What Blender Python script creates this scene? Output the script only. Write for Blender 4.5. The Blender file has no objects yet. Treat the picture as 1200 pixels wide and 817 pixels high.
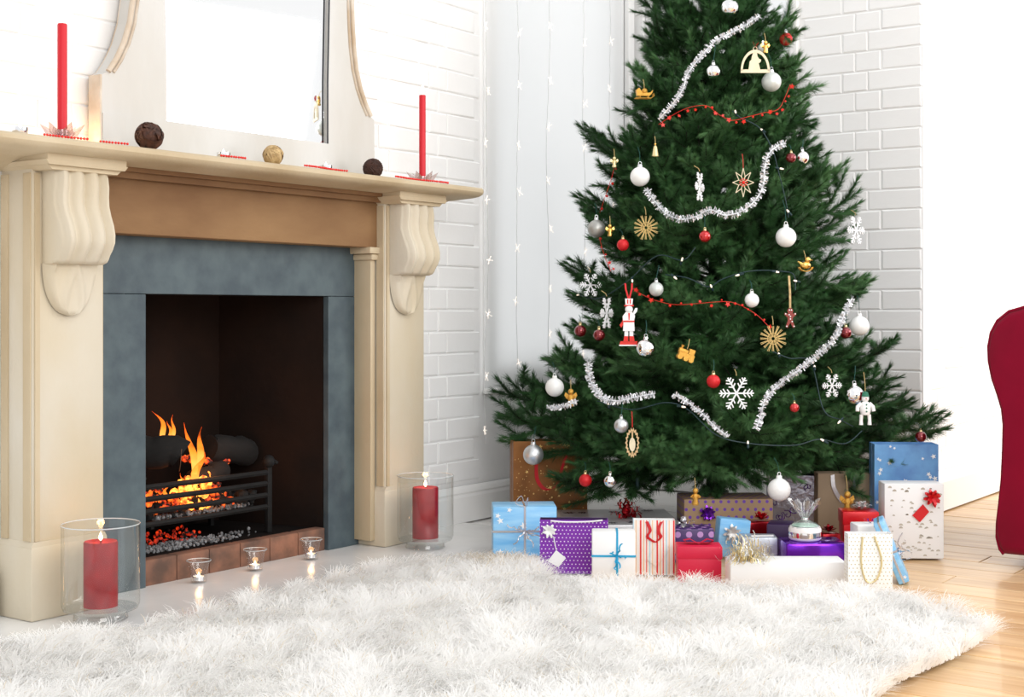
import bpy, bmesh, math, random
import numpy as np
from mathutils import Vector, Matrix, Euler

rnd = random.Random(7)
nrg = np.random.default_rng(11)
scene = bpy.context.scene
COL = scene.collection
PI = math.pi

# ------------------------------------------------------------------ camera
F, CX, YH, CAMH = 1620.0, 600.0, 364.0, 0.80          # focal length in px of a 1200 px frame, horizon row, eye height
YAW = math.radians(35.6)                               # angle between the fireplace wall and the view axis
FWD = Vector((math.cos(YAW), math.sin(YAW), 0))
RGT = Vector((math.sin(YAW), -math.cos(YAW), 0))
CAM = Vector((-5.4432, -3.2044, CAMH))
FACE = math.atan2(RGT.y, RGT.x)                        # turns a thing's local -Y towards the room's viewer side

cd = bpy.data.cameras.new('camera')
cd.sensor_width = 36.0
cd.lens = 36.0 * F / 1200.0
cd.shift_y = -(408.5 - YH) / 1200.0
cam = bpy.data.objects.new('camera', cd)
COL.objects.link(cam)
cam.location = CAM
cam.rotation_euler = (PI / 2, 0, math.atan2(FWD.y, FWD.x) - PI / 2)
scene.camera = cam

# ------------------------------------------------------------------ world, light, exposure
world = bpy.data.worlds.new('world')
scene.world = world
world.use_nodes = True
world.node_tree.nodes['Background'].inputs[0].default_value = (0.99, 0.995, 1.0, 1)
world.node_tree.nodes['Background'].inputs[1].default_value = 0.80

def area_light(name, loc, target, sx, sy, power, col=(1, 1, 1)):
    l = bpy.data.lights.new(name, 'AREA')
    l.shape = 'RECTANGLE'; l.size = sx; l.size_y = sy; l.energy = power; l.color = col
    o = bpy.data.objects.new(name, l); COL.objects.link(o)
    o.location = loc
    o.rotation_euler = (Vector(target) - Vector(loc)).to_track_quat('-Z', 'Y').to_euler()
    return o
# area lamps out of view; garden and side ones stand for unseen windows
area_light('key_behind_camera', (-6.0, -6.2, 2.7), (-0.4, -0.2, 0.6), 3.6, 2.4, 125, (1, 0.99, 0.97))  # key lamp added behind the camera to lift the dim corner
area_light('garden_window_daylight', (0.2, -5.4, 2.0), (-0.6, 0, 0.7), 2.6, 2.4, 60, (1, 0.985, 0.96))
area_light('overhead_fill', (-1.7, -3.5, 3.4), (-1.6, -3.3, 0), 3.2, 2.8, 42, (1, 0.99, 0.975))  # overhead fill lamp added for top light; no ceiling is built
area_light('side_window_daylight', (1.6, -5.0, 2.0), (0.6, -1.3, 1.0), 2.0, 2.2, 55, (1, 0.99, 0.97))

vs = scene.view_settings
vs.view_transform = 'Standard'
vs.look = 'None'
vs.exposure = 0.29
vs.gamma = 1.0
vs.use_curve_mapping = False

# ------------------------------------------------------------------ pixel helpers (directions from the photograph, depth from what is touched)
def on_floor(px, py, h=0.0):
    z = F * (CAMH - h) / (py - YH)
    return CAM + RGT * ((px - CX) / F * z) + FWD * z + Vector((0, 0, h - CAMH))
def at_depth(px, py, z):
    return CAM + RGT * ((px - CX) / F * z) + FWD * z + Vector((0, 0, -(py - YH) / F * z))
def on_y(px, py, Y):
    d = RGT * ((px - CX) / F) + FWD + Vector((0, 0, -(py - YH) / F))
    return CAM + d * ((Y - CAM.y) / d.y)

# ------------------------------------------------------------------ materials
def new_mat(name):
    m = bpy.data.materials.new(name)
    m.use_nodes = True
    return m, m.node_tree.nodes, m.node_tree.links, m.node_tree.nodes['Principled BSDF']

def mat(name, col, rough=0.6, metal=0.0, var=0.0, vscale=8.0, col2=None, bump=0.0, bscale=60.0, emit=None, estr=0.0,
        trans=0.0, ior=1.45, coat=0.0, sheen=0.0, stretch=None, spec=None, sss=0.0, alpha=1.0):
    m, n, l, b = new_mat(name)
    b.inputs['Base Color'].default_value = (*col, 1)
    b.inputs['Roughness'].default_value = rough
    b.inputs['Metallic'].default_value = metal
    b.inputs['Transmission Weight'].default_value = trans
    b.inputs['IOR'].default_value = ior
    b.inputs['Coat Weight'].default_value = coat
    b.inputs['Sheen Weight'].default_value = sheen
    if spec is not None: b.inputs['Specular IOR Level'].default_value = spec
    if sss: b.inputs['Subsurface Weight'].default_value = sss; b.inputs['Subsurface Radius'].default_value = (0.02, 0.006, 0.004)
    if alpha < 1: b.inputs['Alpha'].default_value = alpha
    if emit: b.inputs['Emission Color'].default_value = (*emit, 1); b.inputs['Emission Strength'].default_value = estr
    if var or bump:
        tc = n.new('ShaderNodeTexCoord')
        vec = tc.outputs['Object']
        if stretch:
            mp = n.new('ShaderNodeMapping'); mp.inputs['Scale'].default_value = stretch
            l.new(vec, mp.inputs[0]); vec = mp.outputs[0]
    if var:
        t = n.new('ShaderNodeTexNoise'); t.inputs['Scale'].default_value = vscale; t.inputs['Detail'].default_value = 6
        l.new(vec, t.inputs['Vector'])
        r = n.new('ShaderNodeValToRGB')
        r.color_ramp.elements[0].position = 0.32; r.color_ramp.elements[1].position = 0.68
        c2 = col2 if col2 else tuple(c * (1 - var) for c in col)
        r.color_ramp.elements[0].color = (*c2, 1); r.color_ramp.elements[1].color = (*col, 1)
        l.new(t.outputs['Fac'], r.inputs[0]); l.new(r.outputs[0], b.inputs['Base Color'])
    if bump:
        t2 = n.new('ShaderNodeTexNoise'); t2.inputs['Scale'].default_value = bscale; t2.inputs['Detail'].default_value = 4
        l.new(vec, t2.inputs['Vector'])
        bp = n.new('ShaderNodeBump'); bp.inputs['Strength'].default_value = bump; bp.inputs['Distance'].default_value = 0.004
        l.new(t2.outputs['Fac'], bp.inputs['Height']); l.new(bp.outputs[0], b.inputs['Normal'])
    return m

def math_node(n, l, op, a, bb=None):
    k = n.new('ShaderNodeMath'); k.operation = op
    for i, v in enumerate((a, bb)):
        if v is None: continue
        if isinstance(v, (int, float)): k.inputs[i].default_value = v
        else: l.new(v, k.inputs[i])
    return k.outputs[0]

def dots_mat(name, base, dot, pitch, rad, rough=0.4, metal=0.0, dot_metal=0.0, stagger=True, jitter=False):
    """printed dots, laid out in metres on the box's own UV"""
    m, n, l, b = new_mat(name)
    uv = n.new('ShaderNodeUVMap')
    sp = n.new('ShaderNodeSeparateXYZ'); l.new(uv.outputs[0], sp.inputs[0])
    v = math_node(n, l, 'DIVIDE', sp.outputs[1], pitch)
    u = math_node(n, l, 'DIVIDE', sp.outputs[0], pitch)
    if stagger:
        row = math_node(n, l, 'FLOOR', v)
        odd = math_node(n, l, 'MULTIPLY', math_node(n, l, 'FLOORED_MODULO', row, 2.0), 0.5)
        u = math_node(n, l, 'ADD', u, odd)
    du = math_node(n, l, 'SUBTRACT', math_node(n, l, 'FRACT', u), 0.5)
    dv = math_node(n, l, 'SUBTRACT', math_node(n, l, 'FRACT', v), 0.5)
    d = math_node(n, l, 'SQRT', math_node(n, l, 'ADD', math_node(n, l, 'MULTIPLY', du, du), math_node(n, l, 'MULTIPLY', dv, dv)))
    mask = math_node(n, l, 'LESS_THAN', d, rad)
    mx = n.new('ShaderNodeMix'); mx.data_type = 'RGBA'
    mx.inputs['A'].default_value = (*base, 1); mx.inputs['B'].default_value = (*dot, 1)
    l.new(mask, mx.inputs['Factor']); l.new(mx.outputs['Result'], b.inputs['Base Color'])
    b.inputs['Roughness'].default_value = rough
    b.inputs['Metallic'].default_value = metal
    return m

def stripes_mat(name, cols, pitch, rough=0.45):
    """vertical printed stripes in metres on UV"""
    m, n, l, b = new_mat(name)
    uv = n.new('ShaderNodeUVMap')
    sp = n.new('ShaderNodeSeparateXYZ'); l.new(uv.outputs[0], sp.inputs[0])
    fr = math_node(n, l, 'FRACT', math_node(n, l, 'DIVIDE', sp.outputs[0], pitch))
    r = n.new('ShaderNodeValToRGB'); r.color_ramp.interpolation = 'CONSTANT'
    e = r.color_ramp.elements
    e[0].position = cols[0][0]; e[0].color = (*cols[0][1], 1)
    e[1].position = cols[1][0]; e[1].color = (*cols[1][1], 1)
    for p, c in cols[2:]:
        k = e.new(p); k.color = (*c, 1)
    l.new(fr, r.inputs[0]); l.new(r.outputs[0], b.inputs['Base Color'])
    b.inputs['Roughness'].default_value = rough
    return m

def wood_mat(name, c1, c2, rough=0.35, coat=0.2):
    m, n, l, b = new_mat(name)
    tc = n.new('ShaderNodeTexCoord')
    oi = n.new('ShaderNodeObjectInfo')
    add = n.new('ShaderNodeVectorMath'); add.operation = 'ADD'
    sc = n.new('ShaderNodeVectorMath'); sc.operation = 'SCALE'; sc.inputs['Scale'].default_value = 1.0
    cb = n.new('ShaderNodeCombineXYZ')
    l.new(math_node(n, l, 'MULTIPLY', oi.outputs['Random'], 13.0), cb.inputs[0])
    l.new(math_node(n, l, 'MULTIPLY', oi.outputs['Random'], 37.0), cb.inputs[1])
    l.new(tc.outputs['Object'], add.inputs[0]); l.new(cb.outputs[0], add.inputs[1])
    mp = n.new('ShaderNodeMapping'); mp.inputs['Scale'].default_value = (26, 1.6, 20)
    l.new(add.outputs[0], mp.inputs[0])
    t = n.new('ShaderNodeTexNoise'); t.inputs['Scale'].default_value = 1.0; t.inputs['Detail'].default_value = 8; t.inputs['Distortion'].default_value = 0.6
    l.new(mp.outputs[0], t.inputs['Vector'])
    r = n.new('ShaderNodeValToRGB'); r.color_ramp.elements[0].position = 0.3; r.color_ramp.elements[1].position = 0.66
    r.color_ramp.elements[0].color = (*c2, 1); r.color_ramp.elements[1].color = (*c1, 1)
    l.new(t.outputs['Fac'], r.inputs[0])
    # knots
    mp2 = n.new('ShaderNodeMapping'); mp2.inputs['Scale'].default_value = (5, 1.6, 1); l.new(add.outputs[0], mp2.inputs[0])
    vo = n.new('ShaderNodeTexVoronoi'); vo.inputs['Scale'].default_value = 1.1; l.new(mp2.outputs[0], vo.inputs['Vector'])
    kr = n.new('ShaderNodeValToRGB'); kr.color_ramp.elements[0].position = 0.03; kr.color_ramp.elements[1].position = 0.09
    kr.color_ramp.elements[0].color = (0.35, 0.35, 0.35, 1); kr.color_ramp.elements[1].color = (1, 1, 1, 1)
    l.new(vo.outputs['Distance'], kr.inputs[0])
    mu = n.new('ShaderNodeMix'); mu.data_type = 'RGBA'; mu.blend_type = 'MULTIPLY'; mu.inputs['Factor'].default_value = 1
    l.new(r.outputs[0], mu.inputs['A']); l.new(kr.outputs[0], mu.inputs['B'])
    # plank to plank tint
    hs = n.new('ShaderNodeHueSaturation')
    l.new(math_node(n, l, 'ADD', math_node(n, l, 'MULTIPLY', oi.outputs['Random'], 0.22), 0.88), hs.inputs['Value'])
    l.new(mu.outputs['Result'], hs.inputs['Color']); l.new(hs.outputs[0], b.inputs['Base Color'])
    b.inputs['Roughness'].default_value = rough; b.inputs['Coat Weight'].default_value = coat
    return m

M = {}
M['paint'] = mat('white_paint', (0.91, 0.912, 0.912), 0.55, var=0.05, vscale=3, bump=0.15, bscale=35)
M['mortar'] = mat('painted_mortar', (0.90, 0.90, 0.90), 0.7, var=0.06, vscale=6, bump=0.3, bscale=50)
M['trimw'] = mat('white_gloss', (0.88, 0.88, 0.87), 0.35, var=0.03, vscale=2)
M['hearth'] = mat('painted_hearth', (0.86, 0.86, 0.85), 0.22, var=0.12, vscale=4, bump=0.12, bscale=20, coat=0.2)
M['floorw'] = mat('painted_boards', (0.86, 0.85, 0.83), 0.35, var=0.08, vscale=5, bump=0.1, bscale=25)
M['subfloor'] = mat('subfloor', (0.16, 0.10, 0.06), 0.9)
M['wood'] = wood_mat('pine_boards', (0.80, 0.56, 0.31), (0.58, 0.34, 0.15))
M['stone'] = mat('limestone', (0.58, 0.485, 0.34), 0.7, var=0.3, vscale=3.2, col2=(0.44, 0.335, 0.20), bump=0.25, bscale=90, stretch=(1, 1, 0.5))
M['stonepale'] = mat('worn_limestone', (0.64, 0.60, 0.52), 0.7, var=0.3, vscale=2.6, col2=(0.57, 0.485, 0.345), bump=0.25, bscale=90, stretch=(1, 1, 0.5))
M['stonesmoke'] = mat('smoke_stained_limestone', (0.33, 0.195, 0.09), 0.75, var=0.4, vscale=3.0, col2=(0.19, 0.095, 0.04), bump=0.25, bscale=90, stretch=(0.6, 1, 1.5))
M['slate'] = mat('slate', (0.085, 0.118, 0.132), 0.55, var=0.35, vscale=14, col2=(0.05, 0.072, 0.088), bump=0.2, bscale=70)
M['soot'] = mat('sooty_brick', (0.013, 0.010, 0.009), 0.95, var=0.5, vscale=5, col2=(0.006, 0.005, 0.005), bump=0.6, bscale=18, spec=0.1)
M['soot2'] = mat('scorched_brick', (0.022, 0.0125, 0.009), 0.95, var=0.5, vscale=4, col2=(0.012, 0.009, 0.008), bump=0.6, bscale=22, spec=0.1)
M['terra'] = mat('hearth_brick', (0.29, 0.135, 0.085), 0.85, var=0.4, vscale=12, col2=(0.10, 0.06, 0.045), bump=0.5, bscale=40)
M['iron'] = mat('black_iron', (0.011, 0.0105, 0.0105), 0.75, metal=0.3, var=0.5, vscale=20, bump=0.3)
M['log'] = mat('charred_bark', (0.012, 0.010, 0.009), 0.9, var=0.6, vscale=14, bump=0.9, bscale=30, stretch=(0.3, 1, 1))
M['logend'] = mat('cut_wood', (0.22, 0.10, 0.045), 0.85, var=0.6, vscale=18, col2=(0.06, 0.03, 0.02))
M['ash'] = mat('ash', (0.34, 0.34, 0.35), 0.95, var=0.8, vscale=40, col2=(0.05, 0.05, 0.05), bump=1.0, bscale=60)
def ember_mat(name, lo, hi, strength, cut):
    m, n, l, b = new_mat(name)
    tc = n.new('ShaderNodeTexCoord'); t = n.new('ShaderNodeTexNoise'); t.inputs['Scale'].default_value = 55; t.inputs['Detail'].default_value = 3
    l.new(tc.outputs['Object'], t.inputs['Vector'])
    r = n.new('ShaderNodeValToRGB'); e = r.color_ramp.elements
    e[0].position = cut; e[0].color = (0, 0, 0, 1); e[1].position = cut + 0.28; e[1].color = (*hi, 1)
    k = e.new(cut + 0.1); k.color = (*lo, 1)
    l.new(t.outputs['Fac'], r.inputs[0]); l.new(r.outputs[0], b.inputs['Emission Color'])
    b.inputs['Emission Strength'].default_value = strength; b.inputs['Base Color'].default_value = (0.025, 0.022, 0.02, 1); b.inputs['Roughness'].default_value = 0.95
    return m
M['ember'] = ember_mat('ember', (0.55, 0.03, 0.004), (1.0, 0.22, 0.02), 1.3, 0.40)
M['emberhot'] = ember_mat('ember_hot', (0.9, 0.10, 0.01), (1.0, 0.42, 0.06), 2.6, 0.33)
M['emberdull'] = ember_mat('ember_dull', (0.35, 0.012, 0.002), (0.8, 0.05, 0.004), 1.0, 0.44)
M['coal'] = mat('coal', (0.02, 0.02, 0.02), 0.9, var=0.7, vscale=30, bump=0.8)
M['mirror'] = mat('mirror_glass', (0.97, 0.97, 0.97), 0.02, metal=1.0)
M['frame'] = mat('limewashed_wood', (0.66, 0.66, 0.65), 0.7, var=0.3, vscale=4, col2=(0.56, 0.54, 0.50), bump=0.4, bscale=40, stretch=(1, 1, 0.35))
M['frameworn'] = mat('worn_wood_edge', (0.50, 0.38, 0.26), 0.7, var=0.5, vscale=9, col2=(0.72, 0.66, 0.58), bump=0.4)
M['dark'] = mat('dark_gap', (0.02, 0.022, 0.028), 0.5)
M['red_wax'] = mat('red_wax', (0.58, 0.006, 0.018), 0.45)
M['pillar_wax'] = mat('mottled_red_wax', (0.36, 0.012, 0.017), 0.55, var=0.45, vscale=22, col2=(0.24, 0.006, 0.011))
M['wick'] = mat('wick', (0.02, 0.015, 0.01), 0.9)
M['flame'] = mat('candle_flame', (1, 0.8, 0.4), 0.5, emit=(1.0, 0.72, 0.36), estr=7.0)
M['fireflame'] = None
M['glass'] = mat('clear_glass', (1, 1, 1), 0.0, trans=1.0, ior=1.45)
M['thin_glass'] = mat('window_glass', (1, 1, 1), 0.0, trans=1.0, ior=1.02)
M['glassrim'] = mat('glass_rim', (0.72, 0.76, 0.78), 0.08, coat=0.5, alpha=0.55)
M['crystal'] = mat('crystal', (1, 0.96, 0.96), 0.02, trans=1.0, ior=1.5)
M['silver'] = mat('silver', (0.88, 0.88, 0.90), 0.10, metal=1.0)
M['chrome'] = mat('mirror_silver', (0.93, 0.93, 0.94), 0.03, metal=1.0)
M['msilver'] = mat('satin_silver', (0.70, 0.72, 0.74), 0.36, metal=0.85)
M['pearl'] = mat('pearl_white', (0.86, 0.87, 0.86), 0.32, coat=0.3)
M['pearlgrey'] = mat('pearl_grey', (0.62, 0.66, 0.64), 0.4, metal=0.3, coat=0.2)
M['dullsilver'] = mat('antique_silver', (0.42, 0.42, 0.40), 0.4, metal=0.7)
M['redglass'] = mat('red_glass', (0.55, 0.008, 0.012), 0.08, metal=0.55, coat=1.0)
M['redmatte'] = mat('red_satin', (0.62, 0.015, 0.02), 0.4, metal=0.2)
M['darkred'] = mat('dark_red_glass', (0.20, 0.006, 0.012), 0.10, metal=0.6, coat=1.0)
M['gold'] = mat('gold', (0.78, 0.50, 0.14), 0.22, metal=1.0)
M['goldglit'] = mat('gold_glitter', (0.72, 0.40, 0.08), 0.4, metal=0.75, bump=0.8, bscale=300)
M['goldpale'] = mat('pale_gold', (0.78, 0.66, 0.36), 0.35, metal=0.7)
M['straw'] = mat('straw', (0.80, 0.60, 0.25), 0.5, var=0.3, vscale=60)
M['plywood'] = mat('plywood', (0.83, 0.73, 0.52), 0.6, var=0.15, vscale=30)
M['plywoodtan'] = mat('tan_plywood', (0.72, 0.50, 0.26), 0.6, var=0.2, vscale=30)
M['gold_cap'] = mat('gold_cap', (0.80, 0.62, 0.34), 0.3, metal=0.9)
M['thread'] = mat('green_thread', (0.01, 0.07, 0.06), 0.7)
M['redthread'] = mat('red_thread', (0.6, 0.01, 0.015), 0.6)
M['goldthread'] = mat('gold_thread', (0.65, 0.48, 0.2), 0.5)
M['flake'] = mat('glitter_white', (0.90, 0.91, 0.93), 0.4, bump=0.5, bscale=400)
M['tinsel'] = mat('silver_tinsel', (0.86, 0.87, 0.90), 0.2, metal=0.55)
M['redbead'] = mat('red_bead', (0.72, 0.02, 0.01), 0.3)
M['ginger'] = mat('gingerbread_red', (0.26, 0.045, 0.035), 0.6)
M['white'] = mat('white_card', (0.87, 0.87, 0.87), 0.5)
M['greenhat'] = mat('green_felt', (0.03, 0.16, 0.10), 0.8)
M['wire'] = mat('dark_green_wire', (0.008, 0.03, 0.035), 0.5)
M['bulb'] = mat('fairy_bulb', (1, 0.9, 0.8), 0.2, emit=(1, 0.82, 0.62), estr=0.45)
M['starlight'] = mat('star_light', (0.95, 0.9, 0.86), 0.3, emit=(1, 0.86, 0.74), estr=0.55)
M['clearwire'] = mat('clear_wire', (0.62, 0.62, 0.62), 0.4)
M['twig'] = mat('dark_twig', (0.055, 0.02, 0.012), 0.7, var=0.5, vscale=60)
M['bark'] = mat('brown_bark_strip', (0.10, 0.035, 0.018), 0.65, var=0.6, vscale=50, col2=(0.03, 0.012, 0.008))
M['cane'] = mat('pale_cane', (0.62, 0.45, 0.22), 0.6, var=0.5, vscale=50, col2=(0.36, 0.23, 0.1))
M['velvet'] = mat('crimson_velvet', (0.23, 0.002, 0.022), 0.85, var=0.18, vscale=6, sheen=0.12, spec=0.1)
M['fur'] = mat('white_fur', (0.93, 0.925, 0.91), 0.75, spec=0.1)
M['furtan'] = mat('cream_fur', (0.80, 0.72, 0.60), 0.75, spec=0.1)
M['hide'] = mat('rug_hide', (0.88, 0.87, 0.84), 0.9)
M['blind'] = None
M['trunk'] = mat('tree_trunk', (0.03, 0.025, 0.018), 0.9, var=0.5, vscale=20)
M['stand'] = mat('stand_metal', (0.02, 0.05, 0.03), 0.5)

def needle_mat():
    m, n, l, b = new_mat('fir_needles')
    oi = n.new('ShaderNodeObjectInfo'); tc = n.new('ShaderNodeTexCoord')
    t = n.new('ShaderNodeTexNoise'); t.inputs['Scale'].default_value = 9; l.new(tc.outputs['Object'], t.inputs['Vector'])
    s = math_node(n, l, 'ADD', math_node(n, l, 'MULTIPLY', t.outputs['Fac'], 0.7), math_node(n, l, 'MULTIPLY', oi.outputs['Random'], 0.4))
    r = n.new('ShaderNodeValToRGB'); e = r.color_ramp.elements
    e[0].position = 0.25; e[0].color = (0.018, 0.052, 0.015, 1)
    e[1].position = 0.85; e[1].color = (0.105, 0.225, 0.085, 1)
    k = e.new(0.55); k.color = (0.040, 0.115, 0.036, 1)
    l.new(s, r.inputs[0]); l.new(r.outputs[0], b.inputs['Base Color'])
    b.inputs['Roughness'].default_value = 0.5; b.inputs['Specular IOR Level'].default_value = 0.25
    return m
M['needle'] = needle_mat()
def thin_glass(name, tint, gloss=0.02, edge=0.7, base=0.08):
    """thin clear glass: see-through face-on, more reflective towards the rim"""
    m, n, l, b = new_mat(name)
    tr = n.new('ShaderNodeBsdfTransparent'); tr.inputs[0].default_value = (*tint, 1)
    gl = n.new('ShaderNodeBsdfGlossy'); gl.inputs['Roughness'].default_value = gloss
    lw = n.new('ShaderNodeLayerWeight'); lw.inputs[0].default_value = 0.5
    fac = math_node(n, l, 'ADD', math_node(n, l, 'MULTIPLY', math_node(n, l, 'POWER', lw.outputs['Facing'], 4.0), edge), base)
    mx = n.new('ShaderNodeMixShader'); l.new(fac, mx.inputs[0]); l.new(tr.outputs[0], mx.inputs[1]); l.new(gl.outputs[0], mx.inputs[2])
    l.new(mx.outputs[0], n['Material Output'].inputs[0])
    return m
M['glass'] = thin_glass('clear_glass_wall', (0.965, 0.975, 0.975))
M['crystal'] = thin_glass('cut_crystal', (0.90, 0.80, 0.81), 0.05, 0.6, 0.25); M['film'] = thin_glass('cellophane_film', (0.97, 0.975, 0.98), 0.12, 0.6, 0.22)
M['thin_glass'] = thin_glass('window_glass_pane', (0.98, 0.985, 0.985), 0.01, 0.4, 0.03)

def fur_mat(name, col, through=0.5):
    m, n, l, b = new_mat(name)
    df = n.new('ShaderNodeBsdfDiffuse'); df.inputs[0].default_value = (*col, 1)
    tl = n.new('ShaderNodeBsdfTranslucent'); tl.inputs[0].default_value = (*col, 1)
    mx = n.new('ShaderNodeMixShader'); mx.inputs[0].default_value = through
    l.new(df.outputs[0], mx.inputs[1]); l.new(tl.outputs[0], mx.inputs[2]); l.new(mx.outputs[0], n['Material Output'].inputs[0])
    return m
M['blind'] = fur_mat('blind_fabric', (0.985, 0.988, 0.99), 0.85)
M['fur'] = fur_mat('white_fur_strand', (0.97, 0.965, 0.955)); M['furtan'] = fur_mat('cream_fur_strand', (0.84, 0.76, 0.64))

def flame_mat():
    m, n, l, b = new_mat('fire_flame')
    tc = n.new('ShaderNodeTexCoord'); sp = n.new('ShaderNodeSeparateXYZ'); l.new(tc.outputs['Generated'], sp.inputs[0])
    r = n.new('ShaderNodeValToRGB'); e = r.color_ramp.elements
    e[0].position = 0.0; e[0].color = (1.0, 0.50, 0.10, 1)
    e[1].position = 1.0; e[1].color = (0.75, 0.06, 0.005, 1)
    k = e.new(0.45); k.color = (1.0, 0.22, 0.02, 1)
    l.new(sp.outputs[2], r.inputs[0])
    em = n.new('ShaderNodeEmission'); em.inputs[1].default_value = 1.9; l.new(r.outputs[0], em.inputs[0])
    tr = n.new('ShaderNodeBsdfTransparent')
    lw = n.new('ShaderNodeTexNoise'); lw.inputs['Scale'].default_value = 14; l.new(tc.outputs['Object'], lw.inputs['Vector'])
    cr = n.new('ShaderNodeValToRGB'); cr.color_ramp.elements[0].position = 0.35; cr.color_ramp.elements[1].position = 0.6
    cr.color_ramp.elements[0].color = (0.15, 0.15, 0.15, 1)
    l.new(lw.outputs['Fac'], cr.inputs[0])
    mx = n.new('ShaderNodeMixShader'); l.new(cr.outputs[0], mx.inputs[0]); l.new(tr.outputs[0], mx.inputs[1]); l.new(em.outputs[0], mx.inputs[2])
    l.new(mx.outputs[0], n['Material Output'].inputs[0])
    return m
M['fireflame'] = flame_mat()

# ------------------------------------------------------------------ mesh builder
class MB:
    def __init__(s): s.v = []; s.f = []; s.mi = []; s.cur = 0
    def add(s, vs_, fs, mtx=None):
        o = len(s.v)
        for p in vs_:
            p = Vector(p)
            s.v.append(tuple(mtx @ p) if mtx else tuple(p))
        for f in fs:
            s.f.append(tuple(i + o for i in f)); s.mi.append(s.cur)
        return s
    def box(s, c, d, mtx=None):
        x, y, z = c; a, b, e = d[0] / 2, d[1] / 2, d[2] / 2
        vv = [(x + i * a, y + j * b, z + k * e) for i in (-1, 1) for j in (-1, 1) for k in (-1, 1)]
        return s.add(vv, [(0, 1, 3, 2), (4, 6, 7, 5), (0, 4, 5, 1), (2, 3, 7, 6), (0, 2, 6, 4), (1, 5, 7, 3)], mtx)
    def bbox(s, c, d, bev=0.003, mtx=None):
        """box with chamfered edges"""
        bm = bmesh.new(); bmesh.ops.create_cube(bm, size=1.0)
        for v in bm.verts: v.co = Vector((v.co.x * d[0], v.co.y * d[1], v.co.z * d[2])) + Vector(c)
        bmesh.ops.bevel(bm, geom=bm.edges[:], offset=min(bev, min(d) * 0.45), segments=2, profile=0.5, affect='EDGES')
        bm.verts.index_update()
        s.add([v.co[:] for v in bm.verts], [[v.index for v in f.verts] for f in bm.faces], mtx); bm.free()
        return s
    def tube(s, pts, r, seg=8, caps=True, mtx=None, flat=None):
        pts = [Vector(p) for p in pts]; n = len(pts)
        rs = r if isinstance(r, (list, tuple)) else [r] * n
        vv = []; up = None
        for i, p in enumerate(pts):
            t = (pts[min(i + 1, n - 1)] - pts[max(i - 1, 0)])
            t = t.normalized() if t.length > 1e-9 else Vector((0, 0, 1))
            if up is None: up = Vector((0, 0, 1)) if abs(t.z) < 0.9 else Vector((1, 0, 0))
            a = t.cross(up)
            if a.length < 1e-6: a = t.cross(Vector((0.3, 1, 0.2)))
            a.normalize(); b = a.cross(t).normalized(); up = b
            for k in range(seg):
                an = 2 * PI * k / seg
                vv.append(p + (a * math.cos(an) + b * math.sin(an) * (flat or 1)) * rs[i])
        ff = []
        for i in range(n - 1):
            for k in range(seg):
                k2 = (k + 1) % seg
                ff.append((i * seg + k, i * seg + k2, (i + 1) * seg + k2, (i + 1) * seg + k))
        if caps: ff.append(tuple(range(seg))[::-1]); ff.append(tuple((n - 1) * seg + k for k in range(seg)))
        return s.add(vv, ff, mtx)
    def lathe(s, prof, seg=24, c=(0, 0, 0), mtx=None, caps=False):
        vv = []; ff = []; n = len(prof)
        for (r, z) in prof:
            for k in range(seg):
                an = 2 * PI * k / seg
                vv.append((c[0] + r * math.cos(an), c[1] + r * math.sin(an), c[2] + z))
        for i in range(n - 1):
            for k in range(seg):
                k2 = (k + 1) % seg
                ff.append((i * seg + k, i * seg + k2, (i + 1) * seg + k2, (i + 1) * seg + k))
        if caps: ff.append(tuple(range(seg))[::-1]); ff.append(tuple((n - 1) * seg + k for k in range(seg)))
        return s.add(vv, ff, mtx)
    def sphere(s, c, r, seg=16, rings=10, mtx=None, sc=(1, 1, 1)):
        prof = [(math.sin(PI * i / rings), -math.cos(PI * i / rings)) for i in range(rings + 1)]
        vv = []; ff = []
        for (a, z) in prof:
            for k in range(seg):
                an = 2 * PI * k / seg
                vv.append((c[0] + r * sc[0] * a * math.cos(an), c[1] + r * sc[1] * a * math.sin(an), c[2] + r * sc[2] * z))
        for i in range(rings):
            for k in range(seg):
                k2 = (k + 1) % seg
                ff.append((i * seg + k, i * seg + k2, (i + 1) * seg + k2, (i + 1) * seg + k))
        return s.add(vv, ff, mtx)
    def prism(s, poly, y0, y1, mtx=None):
        """poly in (x, z), extruded along y"""
        n = len(poly)
        vv = [(x, y0, z) for x, z in poly] + [(x, y1, z) for x, z in poly]
        ff = [tuple(range(n)), tuple(range(2 * n - 1, n - 1, -1))]
        for i in range(n):
            j = (i + 1) % n; ff.append((i, i + n, j + n, j))
        return s.add(vv, ff, mtx)
    def ribbon(s, pts, w, n_, mtx=None):
        """flat strip along pts, n_ = direction of its width"""
        nv = Vector(n_).normalized() * w / 2
        vv = []
        for p in pts: p = Vector(p); vv += [p - nv, p + nv]
        ff = [(2 * i, 2 * i + 1, 2 * i + 3, 2 * i + 2) for i in range(len(pts) - 1)]
        return s.add(vv, ff, mtx)
    def mesh(s, name, mats, smooth=None):
        me = bpy.data.meshes.new(name)
        me.from_pydata(s.v, [], s.f)
        if not isinstance(mats, (list, tuple)): mats = [mats]
        for m in mats: me.materials.append(M[m] if isinstance(m, str) else m)
        if len(mats) > 1: me.polygons.foreach_set('material_index', s.mi)
        if smooth is not None:
            me.shade_smooth()
            if smooth < 179:
                bm = bmesh.new(); bm.from_mesh(me)
                for e in bm.edges:
                    if len(e.link_faces) == 2 and e.calc_face_angle(0) > math.radians(smooth): e.smooth = False
                bm.to_mesh(me); bm.free()
        me.update()
        return me
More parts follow.
